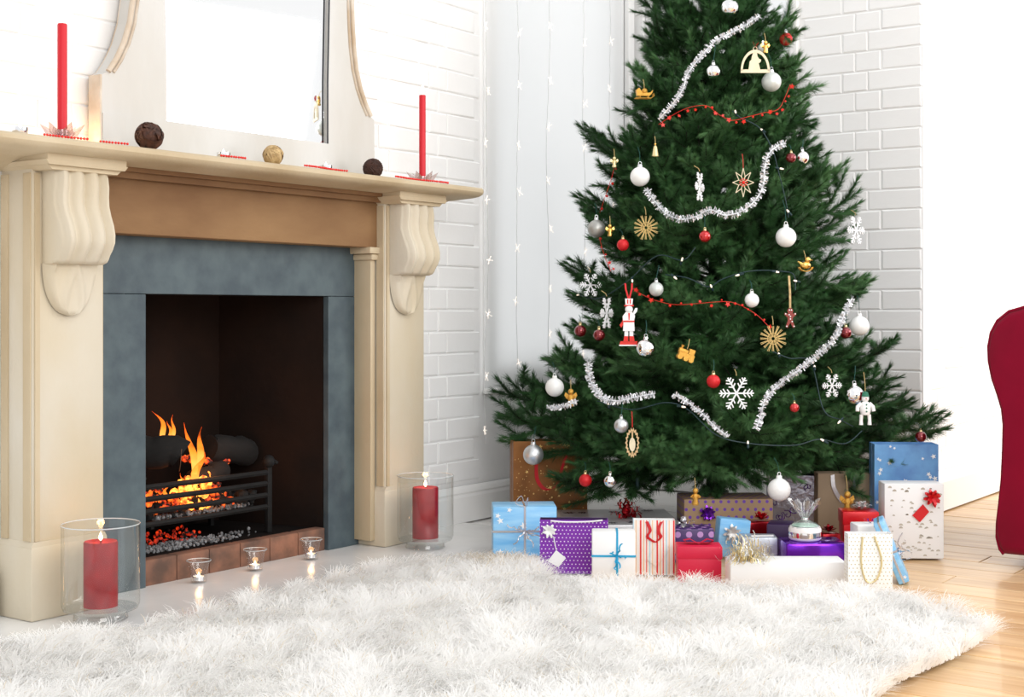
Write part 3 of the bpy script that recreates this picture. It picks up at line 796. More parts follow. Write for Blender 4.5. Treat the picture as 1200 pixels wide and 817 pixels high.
# ================================================================== OVERMANTEL MIRROR
SZ = 1.2351
mr = thing('overmantel_mirror', 'arched overmantel mirror in a limewashed worn wooden frame', 'mirror', (-2.44, -0.045, SZ))
def mirror_parts():
    Zb = SZ + 0.001
    left = [(-3.006, Zb), (-3.006, 1.45), (-2.985, 1.462), (-2.958, 1.50), (-2.932, 1.55), (-2.912, 1.61), (-2.900, 1.68), (-2.893, 1.76), (-2.890, 1.85)]
    right = [(-1.874, Zb), (-1.874, 1.45), (-1.895, 1.462), (-1.922, 1.50), (-1.948, 1.55), (-1.968, 1.61), (-1.980, 1.68), (-1.987, 1.76), (-1.990, 1.85)]
    top = arc(-2.44, 1.85, 0.45, 180, 0, 24, sz=0.9)
    outer = left + top[1:-1] + right[::-1]
    il = [(-2.778, 1.348), (-2.778, 1.55), (-2.782, 1.70), (-2.786, 1.85)]
    ir = [(-2.102, 1.348), (-2.102, 1.55), (-2.098, 1.70), (-2.094, 1.85)]
    itop = arc(-2.44, 1.85, 0.346, 180, 0, 24, sz=0.9)
    inner = il + itop[1:-1] + ir[::-1]
    yf, yb = -0.070, -0.020
    bm = bmesh.new()
    def loop(pts, y): return [bm.verts.new((x, y, z)) for x, z in pts]
    of, inf = loop(outer, yf), loop(inner, yf)
    ob, inb = loop(outer, yb), loop(inner, yb)
    for lo in (of, inf):
        for i in range(len(lo)): bm.edges.new((lo[i], lo[(i + 1) % len(lo)]))
    bmesh.ops.triangle_fill(bm, use_beauty=True, use_dissolve=False, edges=bm.edges[:])
    for a, b in ((of, ob), (inf, inb)):
        n = len(a)
        for i in range(n):
            j = (i + 1) % n; bm.faces.new((a[i], a[j], b[j], b[i]))
    bmesh.ops.recalc_face_normals(bm, faces=bm.faces[:])
    me = bpy.data.meshes.new('frame'); bm.to_mesh(me); bm.free(); me.materials.append(M['frame'])
    o = bpy.data.objects.new('frame', me); COL.objects.link(o); o.parent = mr; o.location = -mr.location
    # bottom rail joint board
    q = MB(); q.box((-2.44, -0.0715, 1.291), (1.128, 0.003, 0.108)); q.build('bottom_rail', 'frame', o)
    # worn moulding along both curved sides
    for pts in (left, right):
        q = MB(); q.tube([(x, -0.072, z) for x, z in pts[2:]] , 0.008, 8); q.tube([(x + (0.018 if x < -2.44 else -0.018), -0.071, z) for x, z in pts[2:]], 0.005, 6)
        q.build('moulding', 'frameworn', o, 60)
    q = MB(); q.box((-3.008, -0.045, 1.343), (0.006, 0.051, 0.215)); q.build('worn_edge', 'frameworn', o)
    q = MB(); q.tube([(x, -0.071, z) for x, z in top], 0.008, 8); q.build('arch_moulding', 'frameworn', o, 60)
    # dark gap at glass edge + pane
    q = MB(); q.ribbon([(x - 0.004, -0.0712, z) for x, z in ir], 0.008, (1, 0, 0)); q.build('glass_edge', 'dark', o)
    g = MB(); g.add([(x, -0.060, z) for x, z in inner], [tuple(range(len(inner)))[::-1]])
    g2 = g.build('mirror_glass', 'mirror', mr); g2.location = -mr.location
    q = MB(); q.prism([(x * 1.0, z) for x, z in outer], -0.02, -0.014); q2 = q.build('backing', 'frameworn', mr); q2.location = -mr.location
mirror_parts()

# ================================================================== CANDLES
def flame_mesh(h=0.028, w=0.006):
    return MB().lathe([(0.0004, 0), (w * .7, h * .15), (w, h * .33), (w * .8, h * .55), (w * .4, h * .8), (0.0003, h)], 12).mesh('flame', 'flame', 180)
FLAME = flame_mesh()
def link(me, name, parent, loc=(0, 0, 0), rot=(0, 0, 0), sc=1.0):
    o = bpy.data.objects.new(name, me); COL.objects.link(o); o.parent = parent; o.location = loc; o.rotation_euler = rot
    o.scale = (sc, sc, sc) if isinstance(sc, (int, float)) else sc
    return o
def candle_glow(parent, z, power=0.5):
    l = bpy.data.lights.new('candle_glow', 'POINT'); l.energy = power; l.color = (1, 0.55, 0.22); l.shadow_soft_size = 0.01
    o = bpy.data.objects.new('candle_glow', l); COL.objects.link(o); o.parent = parent; o.location = (0, 0, z)

def taper_candle(p, label, hlabel, h, r):
    hd = thing('crystal_candle_holder', hlabel, 'candle holder', p, 0.3, 'crystal candle holders on the mantel')
    mb = MB(); mb.lathe([(0.001, 0), (0.028, 0), (0.03, 0.004), (0.024, 0.010), (0.018, 0.014), (0.018, 0.028), (0.0140, 0.028), (0.0140, 0.014), (0.001, 0.013)], 24)
    mb.build('cup', 'crystal', hd, 40)
    for k in range(6):
        a = k * PI / 3
        tip = 0.056; q = MB()
        vv = [(0.0188, 0, 0.004), (0.030, -0.017, 0.020), (0.030, 0.017, 0.020), (0.036, 0, 0.010), (0.030, 0, 0.030), (tip, 0, 0.044)]
        q.add(vv, [(0, 1, 3), (0, 3, 2), (0, 4, 1), (0, 2, 4), (1, 5, 3), (3, 5, 2), (2, 5, 4), (4, 5, 1)], RZ(a))
        q.build('petal', 'crystal', hd)
    c = thing('taper_candle', label, 'candle', (p[0], p[1], p[2] + 0.0145), 0, 'red taper candles')
    MB().lathe([(0.0005, 0), (r, 0), (r, h - 0.003), (r * .9, h), (r * .3, h - .001), (0.0005, h - 0.002)], 18).build('wax', 'red_wax', c, 40)
    MB().tube([(0, 0, h - .003), (0.001, 0, h + .007)], 0.0009, 6).build('wick', 'wick', c)
    link(FLAME, 'flame', c, (0, 0, h + 0.003), sc=(1, 1, 1.35))
    return c
p = on_y(73, 156, -0.20); p.z = SZ
taper_candle(p, 'tall red taper candle lit beside the tealight at the mantel end', 'clear crystal petal candle holder near the mirror edge with worn wood', on_y(71, 28, -0.20).z - SZ - 0.0135, 0.0122)
p = on_y(495, 206, -0.17); p.z = SZ
taper_candle(p, 'red taper candle lit beyond the dark twig ball on the mantel', 'clear crystal petal candle holder next to the dark twig ball', on_y(495, 112, -0.17).z - SZ - 0.0135, 0.0115)

# tealights in silver cups
def tealight(p, label, glow=0.0):
    t = thing('tealight', label, 'tealight', p, 0, 'silver tealights along the mantel')
    MB().lathe([(0.001, 0), (0.0185, 0), (0.0195, 0.002), (0.0195, 0.0165), (0.0185, 0.0165), (0.0182, 0.011), (0.001, 0.011)], 18).build('cup', 'silver', t, 40)
    MB().lathe([(0.018, 0.0108), (0.017, 0.0125), (0.001, 0.0125)], 18).build('wax', 'white', t, 40)
    link(FLAME, 'flame', t, (0, 0, 0.0135), sc=(.6, .6, .5))
    if glow: candle_glow(t, 0.03, glow)
def mantel_pt(px, py, Y):
    q = on_y(px, py, Y); q.z = SZ; return q
tealight(mantel_pt(23, 155, -0.235), 'silver tealight at the very end of the mantel shelf')
tealight(mantel_pt(112, 158, -0.055) + Vector((-0.045, -0.0, 0)), 'lit tealight tucked beside the mirror frame glowing on the wall', 0.22)
tealight(mantel_pt(262, 182, -0.232), 'silver tealight between the brown bark ball and the pale cane ball')
tealight(mantel_pt(382, 196, -0.228), 'silver tealight between the pale cane ball and the dark twig ball')

# woven balls
def strip_ball(p, r, m, n, w, label, seed, style):
    t = thing('woven_ball', label, 'ornament ball', p + Vector((0, 0, w / 2 if not style else 0.0035)), 0)
    rr = random.Random(seed)
    MB().sphere((0, 0, r), r * 0.86, 16, 10).build('core', m, t, 180)
    mb = MB()
    for i in range(n):
        ax = Vector((rr.gauss(0, 1), rr.gauss(0, 1), rr.gauss(0, 1))).normalized()
        u = ax.orthogonal().normalized(); v = ax.cross(u)
        a0 = rr.random() * 6.28; span = rr.uniform(1.2, 3.0) if style else rr.uniform(2.5, 5.5)
        off = rr.uniform(-0.45, 0.45) * r; q = math.sqrt(max(1e-6, (r * rr.uniform(.93, 1.0)) ** 2 - off ** 2))
        k = 9
        pts = [ax * off + (u * math.cos(a0 + span * j / k) + v * math.sin(a0 + span * j / k)) * q + Vector((0, 0, r)) for j in range(k + 1)]
        if style: mb.ribbon(pts, w, ax)
        else: mb.tube(pts, w / 2, 5)
    mb.build('strips' if style else 'twigs', m, t, 60)
strip_ball(mantel_pt(175, 171, -0.20), 0.0375, 'bark', 70, 0.013, 'brown bark strip ball on the mantel in front of the mirror', 3, True)
strip_ball(mantel_pt(320, 188, -0.18), 0.031, 'cane', 60, 0.010, 'pale woven cane ball on the mantel', 4, True)
strip_ball(mantel_pt(437, 202, -0.17), 0.032, 'twig', 90, 0.005, 'dark twig ball beside the mirror foot on the mantel', 5, False)

# red bead strings lying on the shelf
def bead_string(x0, x1, y, label, seed):
    t = thing('bead_string', label, 'bead string', (x0, y, SZ), 0, 'red bead strings on the mantel')
    rr = random.Random(seed)
    mb = MB(); n = int((x1 - x0) / 0.0085); th = []
    for i in range(n):
        xx = i * 0.0085; yy = 0.007 * math.sin(i * 0.21 + seed) + rr.gauss(0, .0006)
        mb.sphere((xx, yy, 0.0036), 0.0036, 6, 4); th.append((xx, yy, 0.0036))
    mb.build('beads', 'redbead', t, 180)
    MB().tube(th, 0.0009, 4).build('cord', 'redthread', t)
bead_string(-3.32, -3.19, -0.258, 'red bead string curled around the candle holder by the tealight', 1)
bead_string(-3.15, -3.06, -0.258, 'red bead string running up to the brown bark ball', 2)
bead_string(-2.74, -2.64, -0.258, 'red bead string between bark ball and cane ball', 3)
bead_string(-2.41, -2.20, -0.258, 'red bead string in front of the tealight by the dark twig ball', 4)
bead_string(-1.99, -1.70, -0.258, 'red bead string under the crystal holder past the dark twig ball', 5)

# hurricane vases with pillar candles
def hurricane(p, rv, hv, rc, hc, vlab, clab):
    v = thing('hurricane_vase', vlab, 'glass vase', p, 0, 'glass hurricane vases on the hearth')
    b = 0.030
    prof = [(0.001, 0.0), (rv * .66, 0.0), (rv * .70, 0.004), (rv * .68, 0.016), (rv * .66, 0.020), (rv * .80, 0.024), (rv * .95, b), (rv, b + 0.012), (rv, hv * .6), (rv * 1.0, hv - 0.002)]
    MB().lathe(prof, 48).build('glass', 'glass', v, 50)
    MB().tube([(rv * math.cos(a), rv * math.sin(a), hv - 0.001) for a in [i * PI / 24 for i in range(49)]], 0.0017, 6, caps=False).build('rim', 'glassrim', v, 180)
    MB().lathe([(rv * .93, b + 0.004), (rv * .6, b + 0.005), (0.001, b + 0.005)], 40).build('floor_disc', 'glass', v, 60)
    c = thing('pillar_candle', clab, 'candle', (p[0], p[1], p[2] + b + 0.0055), 0, 'red pillar candles in glass vases')
    MB().lathe([(0.001, 0), (rc, 0), (rc * 1.0, hc * .5), (rc, hc - .003), (rc * .96, hc), (rc * .8, hc - .004), (0.001, hc - .007)], 28).build('wax', 'pillar_wax', c, 40)
    MB().tube([(0, 0, hc - .007), (0.001, 0, hc + .006)], 0.0012, 6).build('wick', 'wick', c)
    link(FLAME, 'flame', c, (0, 0, hc + 0.001), sc=(.9, .9, .85))
    candle_glow(c, hc + 0.02, 0.12)
p = on_floor(118, 726.5)
hurricane(p, 0.0985, 0.249, 0.043, 0.168, 'large clear glass hurricane vase before the fireplace pilaster with the tealight above', 'mottled red pillar candle in the vase nearest the burning logs')
p = on_floor(498.5, 642.5)
hurricane(p, 0.0945, 0.246, 0.0435, 0.17, 'clear glass hurricane vase at the pilaster beside the white skirting', 'dark red pillar candle in the vase beside the white skirting')
# tealight glasses on the hearth
def votive(p, label, s=1.0):
    t = thing('votive_glass', label, 'tealight glass', p, 0, 'tealight glasses on the hearth')
    MB().lathe([(0.001, 0), (0.021, 0), (0.0225, 0.003), (0.0245, 0.03), (0.030, 0.056), (0.036, 0.066)], 28).build('glass', 'glass', t, 50)
    MB().tube([(0.0357 * math.cos(a), 0.0357 * math.sin(a), 0.0658) for a in [i * PI / 14 for i in range(29)]], 0.0013, 6, caps=False).build('rim', 'glassrim', t, 180)
    MB().lathe([(0.001, 0.008), (0.0185, 0.008), (0.0185, 0.020), (0.017, 0.0205), (0.0165, 0.018), (0.001, 0.018)], 20).build('tealight_cup', 'silver', t, 40)
    MB().lathe([(0.0163, 0.0182), (0.001, 0.0185)], 20).build('wax', 'white', t, 40)
    link(FLAME, 'flame', t, (0, 0, 0.020), sc=(.45, .45, .42))
    candle_glow(t, 0.034, 0.04)
votive(on_floor(233, 683), 'small flared tealight glass nearest the large hurricane vase')
votive(on_floor(299, 669), 'small flared tealight glass in the middle of the three on the hearth')
votive(on_floor(364.5, 656), 'small flared tealight glass nearest the slate jamb and grate finial')

# ================================================================== ROLLER BLIND, STAR LIGHT CURTAIN
bl = thing('roller_blind', 'white roller blind drawn down over the window beside the tree', 'blind', (-0.65, -0.009, 0.48))
mb = MB(); mb.box((0, 0, 1.1), (1.03, 0.004, 2.17)); mb.build('fabric', 'blind', bl)
mb = MB(); mb.bbox((0, -0.004, 0.008), (1.035, 0.014, 0.022), 0.004); mb.build('bottom_bar', 'trimw', bl, 40)
def star_light_mesh():
    mb = MB()
    for k in range(6):
        a = k * PI / 3 + 0.3
        d = Vector((math.cos(a), -0.35 if k % 2 else 0.1, math.sin(a)))
        mb.tube([(0, 0, 0), d * 0.014], [0.0016, 0.0008], 4)
        mb.sphere(tuple(d * 0.0145), 0.0022, 5, 3)
    mb.sphere((0, 0, 0), 0.004, 6, 4)
    return mb.mesh('star_light', 'starlight', 180)
STARL = star_light_mesh()
strand_lab = {569: 'clear wire of star lights hanging along the brick edge of the blind', 605: 'clear wire of star lights hanging just inside the blind edge', 641: 'clear wire of star lights hanging over the middle of the blind', 683: 'clear wire of star lights hanging on the blind close to the tree tips', 714: 'clear wire of star lights by the corner trim, mostly behind the tree'}
for px, y0, y1 in ((569, -60, 520), (605, -60, 455), (641, -60, 470), (683, -60, 420), (714, -60, 420)):
    top = on_y(px, y0, -0.045); bot = on_y(px, y1, -0.045)
    t = thing('star_light_string', strand_lab[px], 'string lights', (top.x, -0.05, bot.z), 0, 'star light strings hanging by the blind')
    rr = random.Random(px); n = 40; Hh = top.z - bot.z; pts = []
    for i in range(n + 1):
        s = i / n; pts.append((0.008 * math.sin(s * 9 + px) + rr.gauss(0, .0016), 0.004 * math.sin(s * 14), Hh * s))
    MB().tube(pts, 0.0012, 5).build('wire', 'clearwire', t, 180)
    k = 0; z = rr.uniform(0.0, 0.1)
    while z < Hh:
        q = pts[min(n, int(z / Hh * n))]
        link(STARL, 'star_light', t, (q[0] + rr.uniform(-.012, .012), q[1] - .004, z), (rr.uniform(-.4, .4), rr.random() * 6, rr.random()), 1.1)
        z += rr.uniform(0.18, 0.26)

# ================================================================== SOFA
so = thing('sofa', 'crimson velvet sofa with rolled arm standing on the pine boards', 'sofa', (-1.03, -2.4, 0))
def sofa():
    prof = [(-1.934, 0.035), (-1.922, 0.05), (-1.913, 0.085), (-1.914, 0.13), (-1.921, 0.19), (-1.929, 0.27), (-1.933, 0.36), (-1.935, 0.44), (-1.930, 0.49), (-1.917, 0.535), (-1.900, 0.585), (-1.889, 0.64), (-1.887, 0.685), (-1.895, 0.73), (-1.915, 0.768), (-1.95, 0.797), (-2.0, 0.812), (-2.05, 0.806), (-2.10, 0.785), (-2.13, 0.75), (-2.14, 0.71), (-2.13, 0.665), (-2.10, 0.63), (-2.085, 0.58), (-2.085, 0.40), (-2.085, 0.035)]
    n = len(prof)
    cy = sum(p[0] for p in prof) / n; cz = sum(p[1] for p in prof) / n
    rings = [(0.0, 0.93), (0.004, 0.965), (0.012, 0.988), (0.026, 1.0), (0.80, 1.0), (0.82, 0.99)]
    vv = []
    for dx, k in rings:
        for y, z in prof:
            vv.append((dx, cy + (y - cy) * k + 2.4, max(0.035, cz + (z - cz) * k)))
    ff = [tuple(range(n)), tuple(range(len(rings) * n - 1, (len(rings) - 1) * n - 1, -1))]
    for a in range(len(rings) - 1):
        for b in range(n):
            c = (b + 1) % n; ff.append((a * n + b, (a + 1) * n + b, (a + 1) * n + c, a * n + c))
    arm = MB().add(vv, ff).build('arm', 'velvet', so, 60)
    MB().tube([(0.012, y * 1.0 + 2.4, z) for y, z in prof], 0.005, 6).build('piping', 'velvet', arm, 180)
    mb = MB(); mb.add([(x_, -y_, z_) for x_, y_, z_ in [(v[0], v[1] + 0.92 * 0, v[2]) for v in vv]], [f[::-1] for f in ff]); a2 = mb.build('arm', 'velvet', so, 60); a2.location = (0, -0.6, 0)
    MB().bbox((0.43, -0.33, 0.185), (0.76, 1.3, 0.30), 0.02).build('base', 'velvet', so, 40)
    for yy in (-0.01, -0.65): MB().bbox((0.36, yy, 0.42), (0.70, 0.62, 0.17), 0.05).build('seat_cushion', 'velvet', so, 40)
    MB().bbox((0.80, -0.33, 0.5), (0.16, 1.56, 0.88), 0.06).build('backrest', 'velvet', so, 40)
    for xx in (0.06, 0.80):
        for yy in (0.36, -1.02): MB().lathe([(0.001, 0), (0.02, 0), (0.026, 0.02), (0.03, 0.037), (0.001, 0.037)], 14, (xx, yy, 0)).build('foot', 'trunk', so, 40)
sofa()

# ================================================================== FUR RUG
def rug():
    t = thing('fur_rug', 'long-haired white fur rug spread before the hearth and presents', 'rug', (-2.7, -1.2, 0))
    px = [(-60, 766), (60, 757), (130, 748), (200, 732), (300, 708), (380, 686), (450, 668), (525, 660), (585, 656), (625, 664), (650, 682), (720, 688), (850, 694), (1000, 699), (1060, 703), (1110, 718), (1165, 742), (1125, 768), (1045, 803), (960, 880), (700, 960), (300, 960), (-100, 900)]
    P = [on_floor(a, b, 0.02) for a, b in px]
    P2 = [(p.x, p.y) for p in P]
    poly = np.array(P2)
    # smooth hide: fan with raised, softly bulging surface
    n = len(P2); c = poly.mean(0); vv = []; ff = []
    rings = [(0.965, 0.002), (0.95, 0.016), (0.92, 0.024), (0.7, 0.027), (0.35, 0.027)]
    for k, z in rings:
        for q in poly: e = c + (q - c) * k; vv.append((e[0] + 2.7, e[1] + 1.2, z))
    vv.append((c[0] + 2.7, c[1] + 1.2, 0.027))
    for a in range(len(rings) - 1):
        for i in range(n):
            j = (i + 1) % n; ff.append((a * n + i, a * n + j, (a + 1) * n + j, (a + 1) * n + i))
    for i in range(n): ff.append(((len(rings) - 1) * n + i, (len(rings) - 1) * n + (i + 1) % n, len(vv) - 1))
    MB().add(vv, ff).build('hide', 'hide', t, 60)
    # strands
    def inside(pts):
        x, y = pts[:, 0], pts[:, 1]; r = np.zeros(len(pts), bool); j = n - 1
        for i in range(n):
            xi, yi = poly[i]; xj, yj = poly[j]
            cond = ((yi > y) != (yj > y)) & (x < (xj - xi) * (y - yi) / (yj - yi + 1e-12) + xi)
            r ^= cond; j = i
        return r
    lo, hi = poly.min(0), poly.max(0)
    S = nrg.uniform(lo, hi, (330000, 2)); S = S[inside(S)]
    # drop what lies far behind the viewer
    S = S[: 150000]
    N = len(S)
    def field(s, ox, oy, f1):
        return np.sin(s[:, 0] * f1 + ox + 1.7 * np.sin(s[:, 1] * f1 * .8 + oy)) + np.sin(s[:, 1] * f1 * 1.3 + oy + 1.3 * np.sin(s[:, 0] * f1 * 1.1))
    ang = 0.9 * field(S, 0.3, 1.1, 11) + 0.8 * field(S, 2.1, .4, 37) + nrg.normal(0, 0.5, N) - 0.9
    Ln = nrg.uniform(0.045, 0.085, N)
    dirv = np.stack([np.cos(ang), np.sin(ang)], 1)
    lean = nrg.uniform(0.45, 0.95, N)
    side = np.stack([-dirv[:, 1], dirv[:, 0]], 1)
    curl = nrg.normal(0, 0.3, N)
    wdt = nrg.uniform(0.0011, 0.0021, N)
    K = 4
    V = np.zeros((N, K, 2, 3))
    for k in range(K):
        s = k / (K - 1)
        out = Ln * lean * (s ** 1.25)
        up = Ln * np.sqrt(1 - (lean * 0.9) ** 2) * (s - 0.35 * s ** 3)
        ctr = S + dirv * out[:, None] + side * (curl * Ln * s * s)[:, None]
        zz = 0.018 + up + 0.004 * field(S, 0, 0, 9) * s
        w = wdt * (1 - 0.75 * s)
        for q, sg in ((0, -1), (1, 1)):
            V[:, k, q, :2] = ctr + side * (w * sg)[:, None]
            V[:, k, q, 2] = np.maximum(zz, 0.004)
    V[..., 0] += 2.7; V[..., 1] += 1.2
    verts = V.reshape(-1, 3)
    base = (np.arange(N) * K * 2)[:, None]
    faces = np.concatenate([base + np.array([[2 * k, 2 * k + 1, 2 * k + 3, 2 * k + 2]]) for k in range(K - 1)], 0)
    me = bpy.data.meshes.new('pile')
    me.vertices.add(len(verts)); me.vertices.foreach_set('co', verts.ravel())
    nf = len(faces); me.loops.add(nf * 4); me.loops.foreach_set('vertex_index', faces.ravel().astype(np.int32))
    me.polygons.add(nf); me.polygons.foreach_set('loop_start', np.arange(nf, dtype=np.int32) * 4); me.polygons.foreach_set('loop_total', np.full(nf, 4, np.int32))
    me.materials.append(M['fur']); me.materials.append(M['furtan'])
    tan_c = on_floor(592, 655, .03)
    d = np.hypot(S[:, 0] - tan_c.x, S[:, 1] - tan_c.y)
    tan = (nrg.random(N) < 0.75 * np.exp(-(d / 0.13) ** 2)) | (nrg.random(N) < 0.03)
    me.polygons.foreach_set('material_index', np.concatenate([tan] * (K - 1)).astype(np.int32))
    me.update(calc_edges=True); me.shade_smooth()
    o = bpy.data.objects.new('pile', me); COL.objects.link(o); o.parent = t; o['kind'] = 'stuff'
rug()
# ================================================================== CHRISTMAS TREE
ZT = 5.15
TREE = on_floor(838, YH + F * CAMH / ZT)
PROFILE = [(0.10, 0.62), (0.20, 0.72), (0.30, 0.79), (0.40, 0.82), (0.50, 0.76), (0.64, 0.64), (0.80, 0.555), (0.95, 0.52), (1.15, 0.49), (1.30, 0.45), (1.45, 0.40), (1.65, 0.325), (1.86, 0.25), (2.05, 0.16), (2.25, 0.06), (2.4, 0.02)]
def RAD(h):
    if h <= PROFILE[0][0]: return PROFILE[0][1]
    for (a, ra), (b, rb) in zip(PROFILE, PROFILE[1:]):
        if h <= b: return ra + (rb - ra) * (h - a) / (b - a)
    return 0.02

class Needles:
    def __init__(s): s.v = []; s.n = 0
    def brush(s, pts, dens, ln, rg, taper=True):
        pts = np.array([tuple(p) for p in pts]); seg = np.linalg.norm(np.diff(pts, axis=0), axis=1); cum = np.concatenate([[0], np.cumsum(seg)]); L = cum[-1]
        N = max(8, int(L * dens)); u = rg.uniform(0, L, N)
        k = np.clip(np.searchsorted(cum, u) - 1, 0, len(seg) - 1); f = ((u - cum[k]) / seg[k])[:, None]
        p = pts[k] * (1 - f) + pts[k + 1] * f
        t = (pts[k + 1] - pts[k]) / seg[k][:, None]
        a = rg.normal(size=(N, 3)); a -= (a * t).sum(1)[:, None] * t; a /= np.linalg.norm(a, axis=1)[:, None]
        th = rg.uniform(0.62, 1.08, N)[:, None]
        th = np.where(((L - u) < 0.02)[:, None], th * 0.45, th)
        d = t * np.cos(th) + a * np.sin(th)
        l_ = ln * rg.uniform(0.75, 1.15, N)[:, None]
        w = np.cross(d, a); w /= np.linalg.norm(w, axis=1)[:, None] + 1e-9
        w = w * rg.uniform(0.0009, 0.0014, N)[:, None]
        V = np.stack([p - w, p + w, p + d * l_ + np.array([0, 0, -0.0015])], 1)
        s.v.append(V)
    def mesh(s, name, stems):
        V = np.concatenate(s.v).reshape(-1, 3); nt = len(V) // 3
        sv = np.array(stems.v) if stems.v else np.zeros((0, 3))
        faces = [tuple(f) for f in stems.f]
        me = bpy.data.meshes.new(name)
        verts = np.concatenate([V, sv]); me.vertices.add(len(verts)); me.vertices.foreach_set('co', verts.ravel())
        li = np.concatenate([np.arange(nt * 3, dtype=np.int32)] + [np.array(f, np.int32) + nt * 3 for f in faces])
        me.loops.add(len(li)); me.loops.foreach_set('vertex_index', li)
        tot = np.concatenate([np.full(nt, 3, np.int32), np.array([len(f) for f in faces], np.int32)])
        st = np.concatenate([[0], np.cumsum(tot)[:-1]]).astype(np.int32)
        me.polygons.add(len(tot)); me.polygons.foreach_set('loop_start', st); me.polygons.foreach_set('loop_total', tot)
        me.materials.append(M['needle']); me.materials.append(M['trunk'])
        me.polygons.foreach_set('material_index', np.concatenate([np.zeros(nt), np.ones(len(faces))]).astype(np.int32))
        me.update(calc_edges=True)
        return me
def branch_mesh(L, seed, flat=0.35):
    rg = np.random.default_rng(seed); r = random.Random(seed)
    nd = Needles(); st = MB()
    def stem(s): return Vector((L * s, 0.012 * math.sin(s * 4 + seed), L * (-0.05 * math.sin(s * PI) + 0.05 * s * s)))
    main = [stem(i / 10) for i in range(11)]
    st.tube(main, [0.006 - 0.004 * i / 10 for i in range(11)], 5)
    nd.brush(main[2:], 3000, 0.038, rg)
    s = 0.20; sd = 1
    while s < 0.93:
        b = stem(s); ln = min(0.21, (1 - s) * L * 0.62 + 0.055) * r.uniform(0.85, 1.15)
        a = math.radians(r.uniform(32, 52)) * sd; e = r.gauss(0.05, flat)
        d = Vector((math.cos(a) * math.cos(e), math.sin(a) * math.cos(e), math.sin(e)))
        pts = [b + d * ln * t + Vector((0.12 * ln * t * t, 0, -0.10 * ln * math.sin(t * PI) + 0.10 * ln * t * t)) for t in (0, .25, .5, .75, 1)]
        st.tube(pts, [0.0028, 0.0024, 0.002, 0.0016, 0.0012], 4)
        nd.brush(pts, 3000, 0.036, rg)
        if ln > 0.12:
            for q in (0.45, 0.68):
                bb = pts[0].lerp(pts[-1], q); a2 = a + math.radians(r.choice((-42, 42))); l2 = ln * 0.5 * r.uniform(.8, 1.1)
                d2 = Vector((math.cos(a2), math.sin(a2), r.gauss(0.1, 0.3))).normalized()
                p2 = [bb, bb + d2 * l2 * .5, bb + d2 * l2]
                st.tube(p2, [0.002, 0.0016, 0.0012], 4); nd.brush(p2, 3000, 0.033, rg)
        sd = -sd; s += 0.052 / L * r.uniform(0.85, 1.2)
    return nd.mesh('branch', st)
LENS = [0.22, 0.34, 0.46, 0.58, 0.72]
BR = {Lc: [branch_mesh(Lc, int(Lc * 1000) + k) for k in range(4)] for Lc in LENS}

tree = thing('christmas_tree', 'tall bushy green fir christmas tree decorated in the room corner', 'christmas tree', TREE)
MB().tube([(0, 0, 0.02), (0.004, 0, 0.8), (-0.003, 0.003, 1.6), (0, 0, 2.32)], [0.034, 0.028, 0.018, 0.006], 10).build('trunk', 'trunk', tree, 60)
mb = MB(); mb.lathe([(0.001, 0), (0.11, 0), (0.12, 0.01), (0.115, 0.03), (0.06, 0.07), (0.05, 0.13), (0.036, 0.135)], 20); mb.build('stand', 'stand', tree, 50)
nbr = [0]
def add_branch(h0, tip, roll=None):
    """branch from the trunk at height h0 to tip (relative to tree base)"""
    a = Vector((0, 0, h0)); d = Vector(tip) - a; L = d.length
    Lc = min(LENS, key=lambda q: abs(q - L))
    me = rnd.choice(BR[Lc])
    o = bpy.data.objects.new('branch', me); COL.objects.link(o); o.parent = tree
    az = math.atan2(d.y, d.x); el = math.asin(max(-1, min(1, d.z / L)))
    o.location = a
    o.rotation_euler = (Matrix.Rotation(az, 3, 'Z') @ Matrix.Rotation(-el, 3, 'Y') @ Matrix.Rotation(roll if roll is not None else rnd.gauss(0, .35), 3, 'X')).to_euler()
    s = L / Lc; o.scale = (s, max(0.85, s), max(0.85, s)); nbr[0] += 1
# branches that make the outline against the walls: tip pixel at about the trunk's distance
OUT = [(581, 472), (588, 500), (640, 432), (662, 318), (666, 352), (672, 385), (684, 155), (682, 255), (690, 232), (706, 205), (745, 4), (757, 34), (744, 84), (735, 122), (716, 172), (612, 455), (652, 420),
       (1104, 497), (1062, 480), (1050, 413), (1020, 432), (1014, 352), (1014, 332), (985, 312), (1009, 228), (985, 203), (948, 142), (948, 94), (944, 112), (934, 20), (958, 182), (893, -2), (900, 62), (1078, 540)]
for px, py in OUT:
    tip = at_depth(px, py, ZT + rnd.uniform(-0.12, 0.06)) - TREE
    rr = math.hypot(tip.x, tip.y)
    el = 0.42 if tip.z > 0.95 else (0.25 if tip.z > 0.6 else 0.06)
    add_branch(max(0.25, tip.z - rr * math.tan(el)), tip)
FWDA = math.atan2(FWD.y, FWD.x)
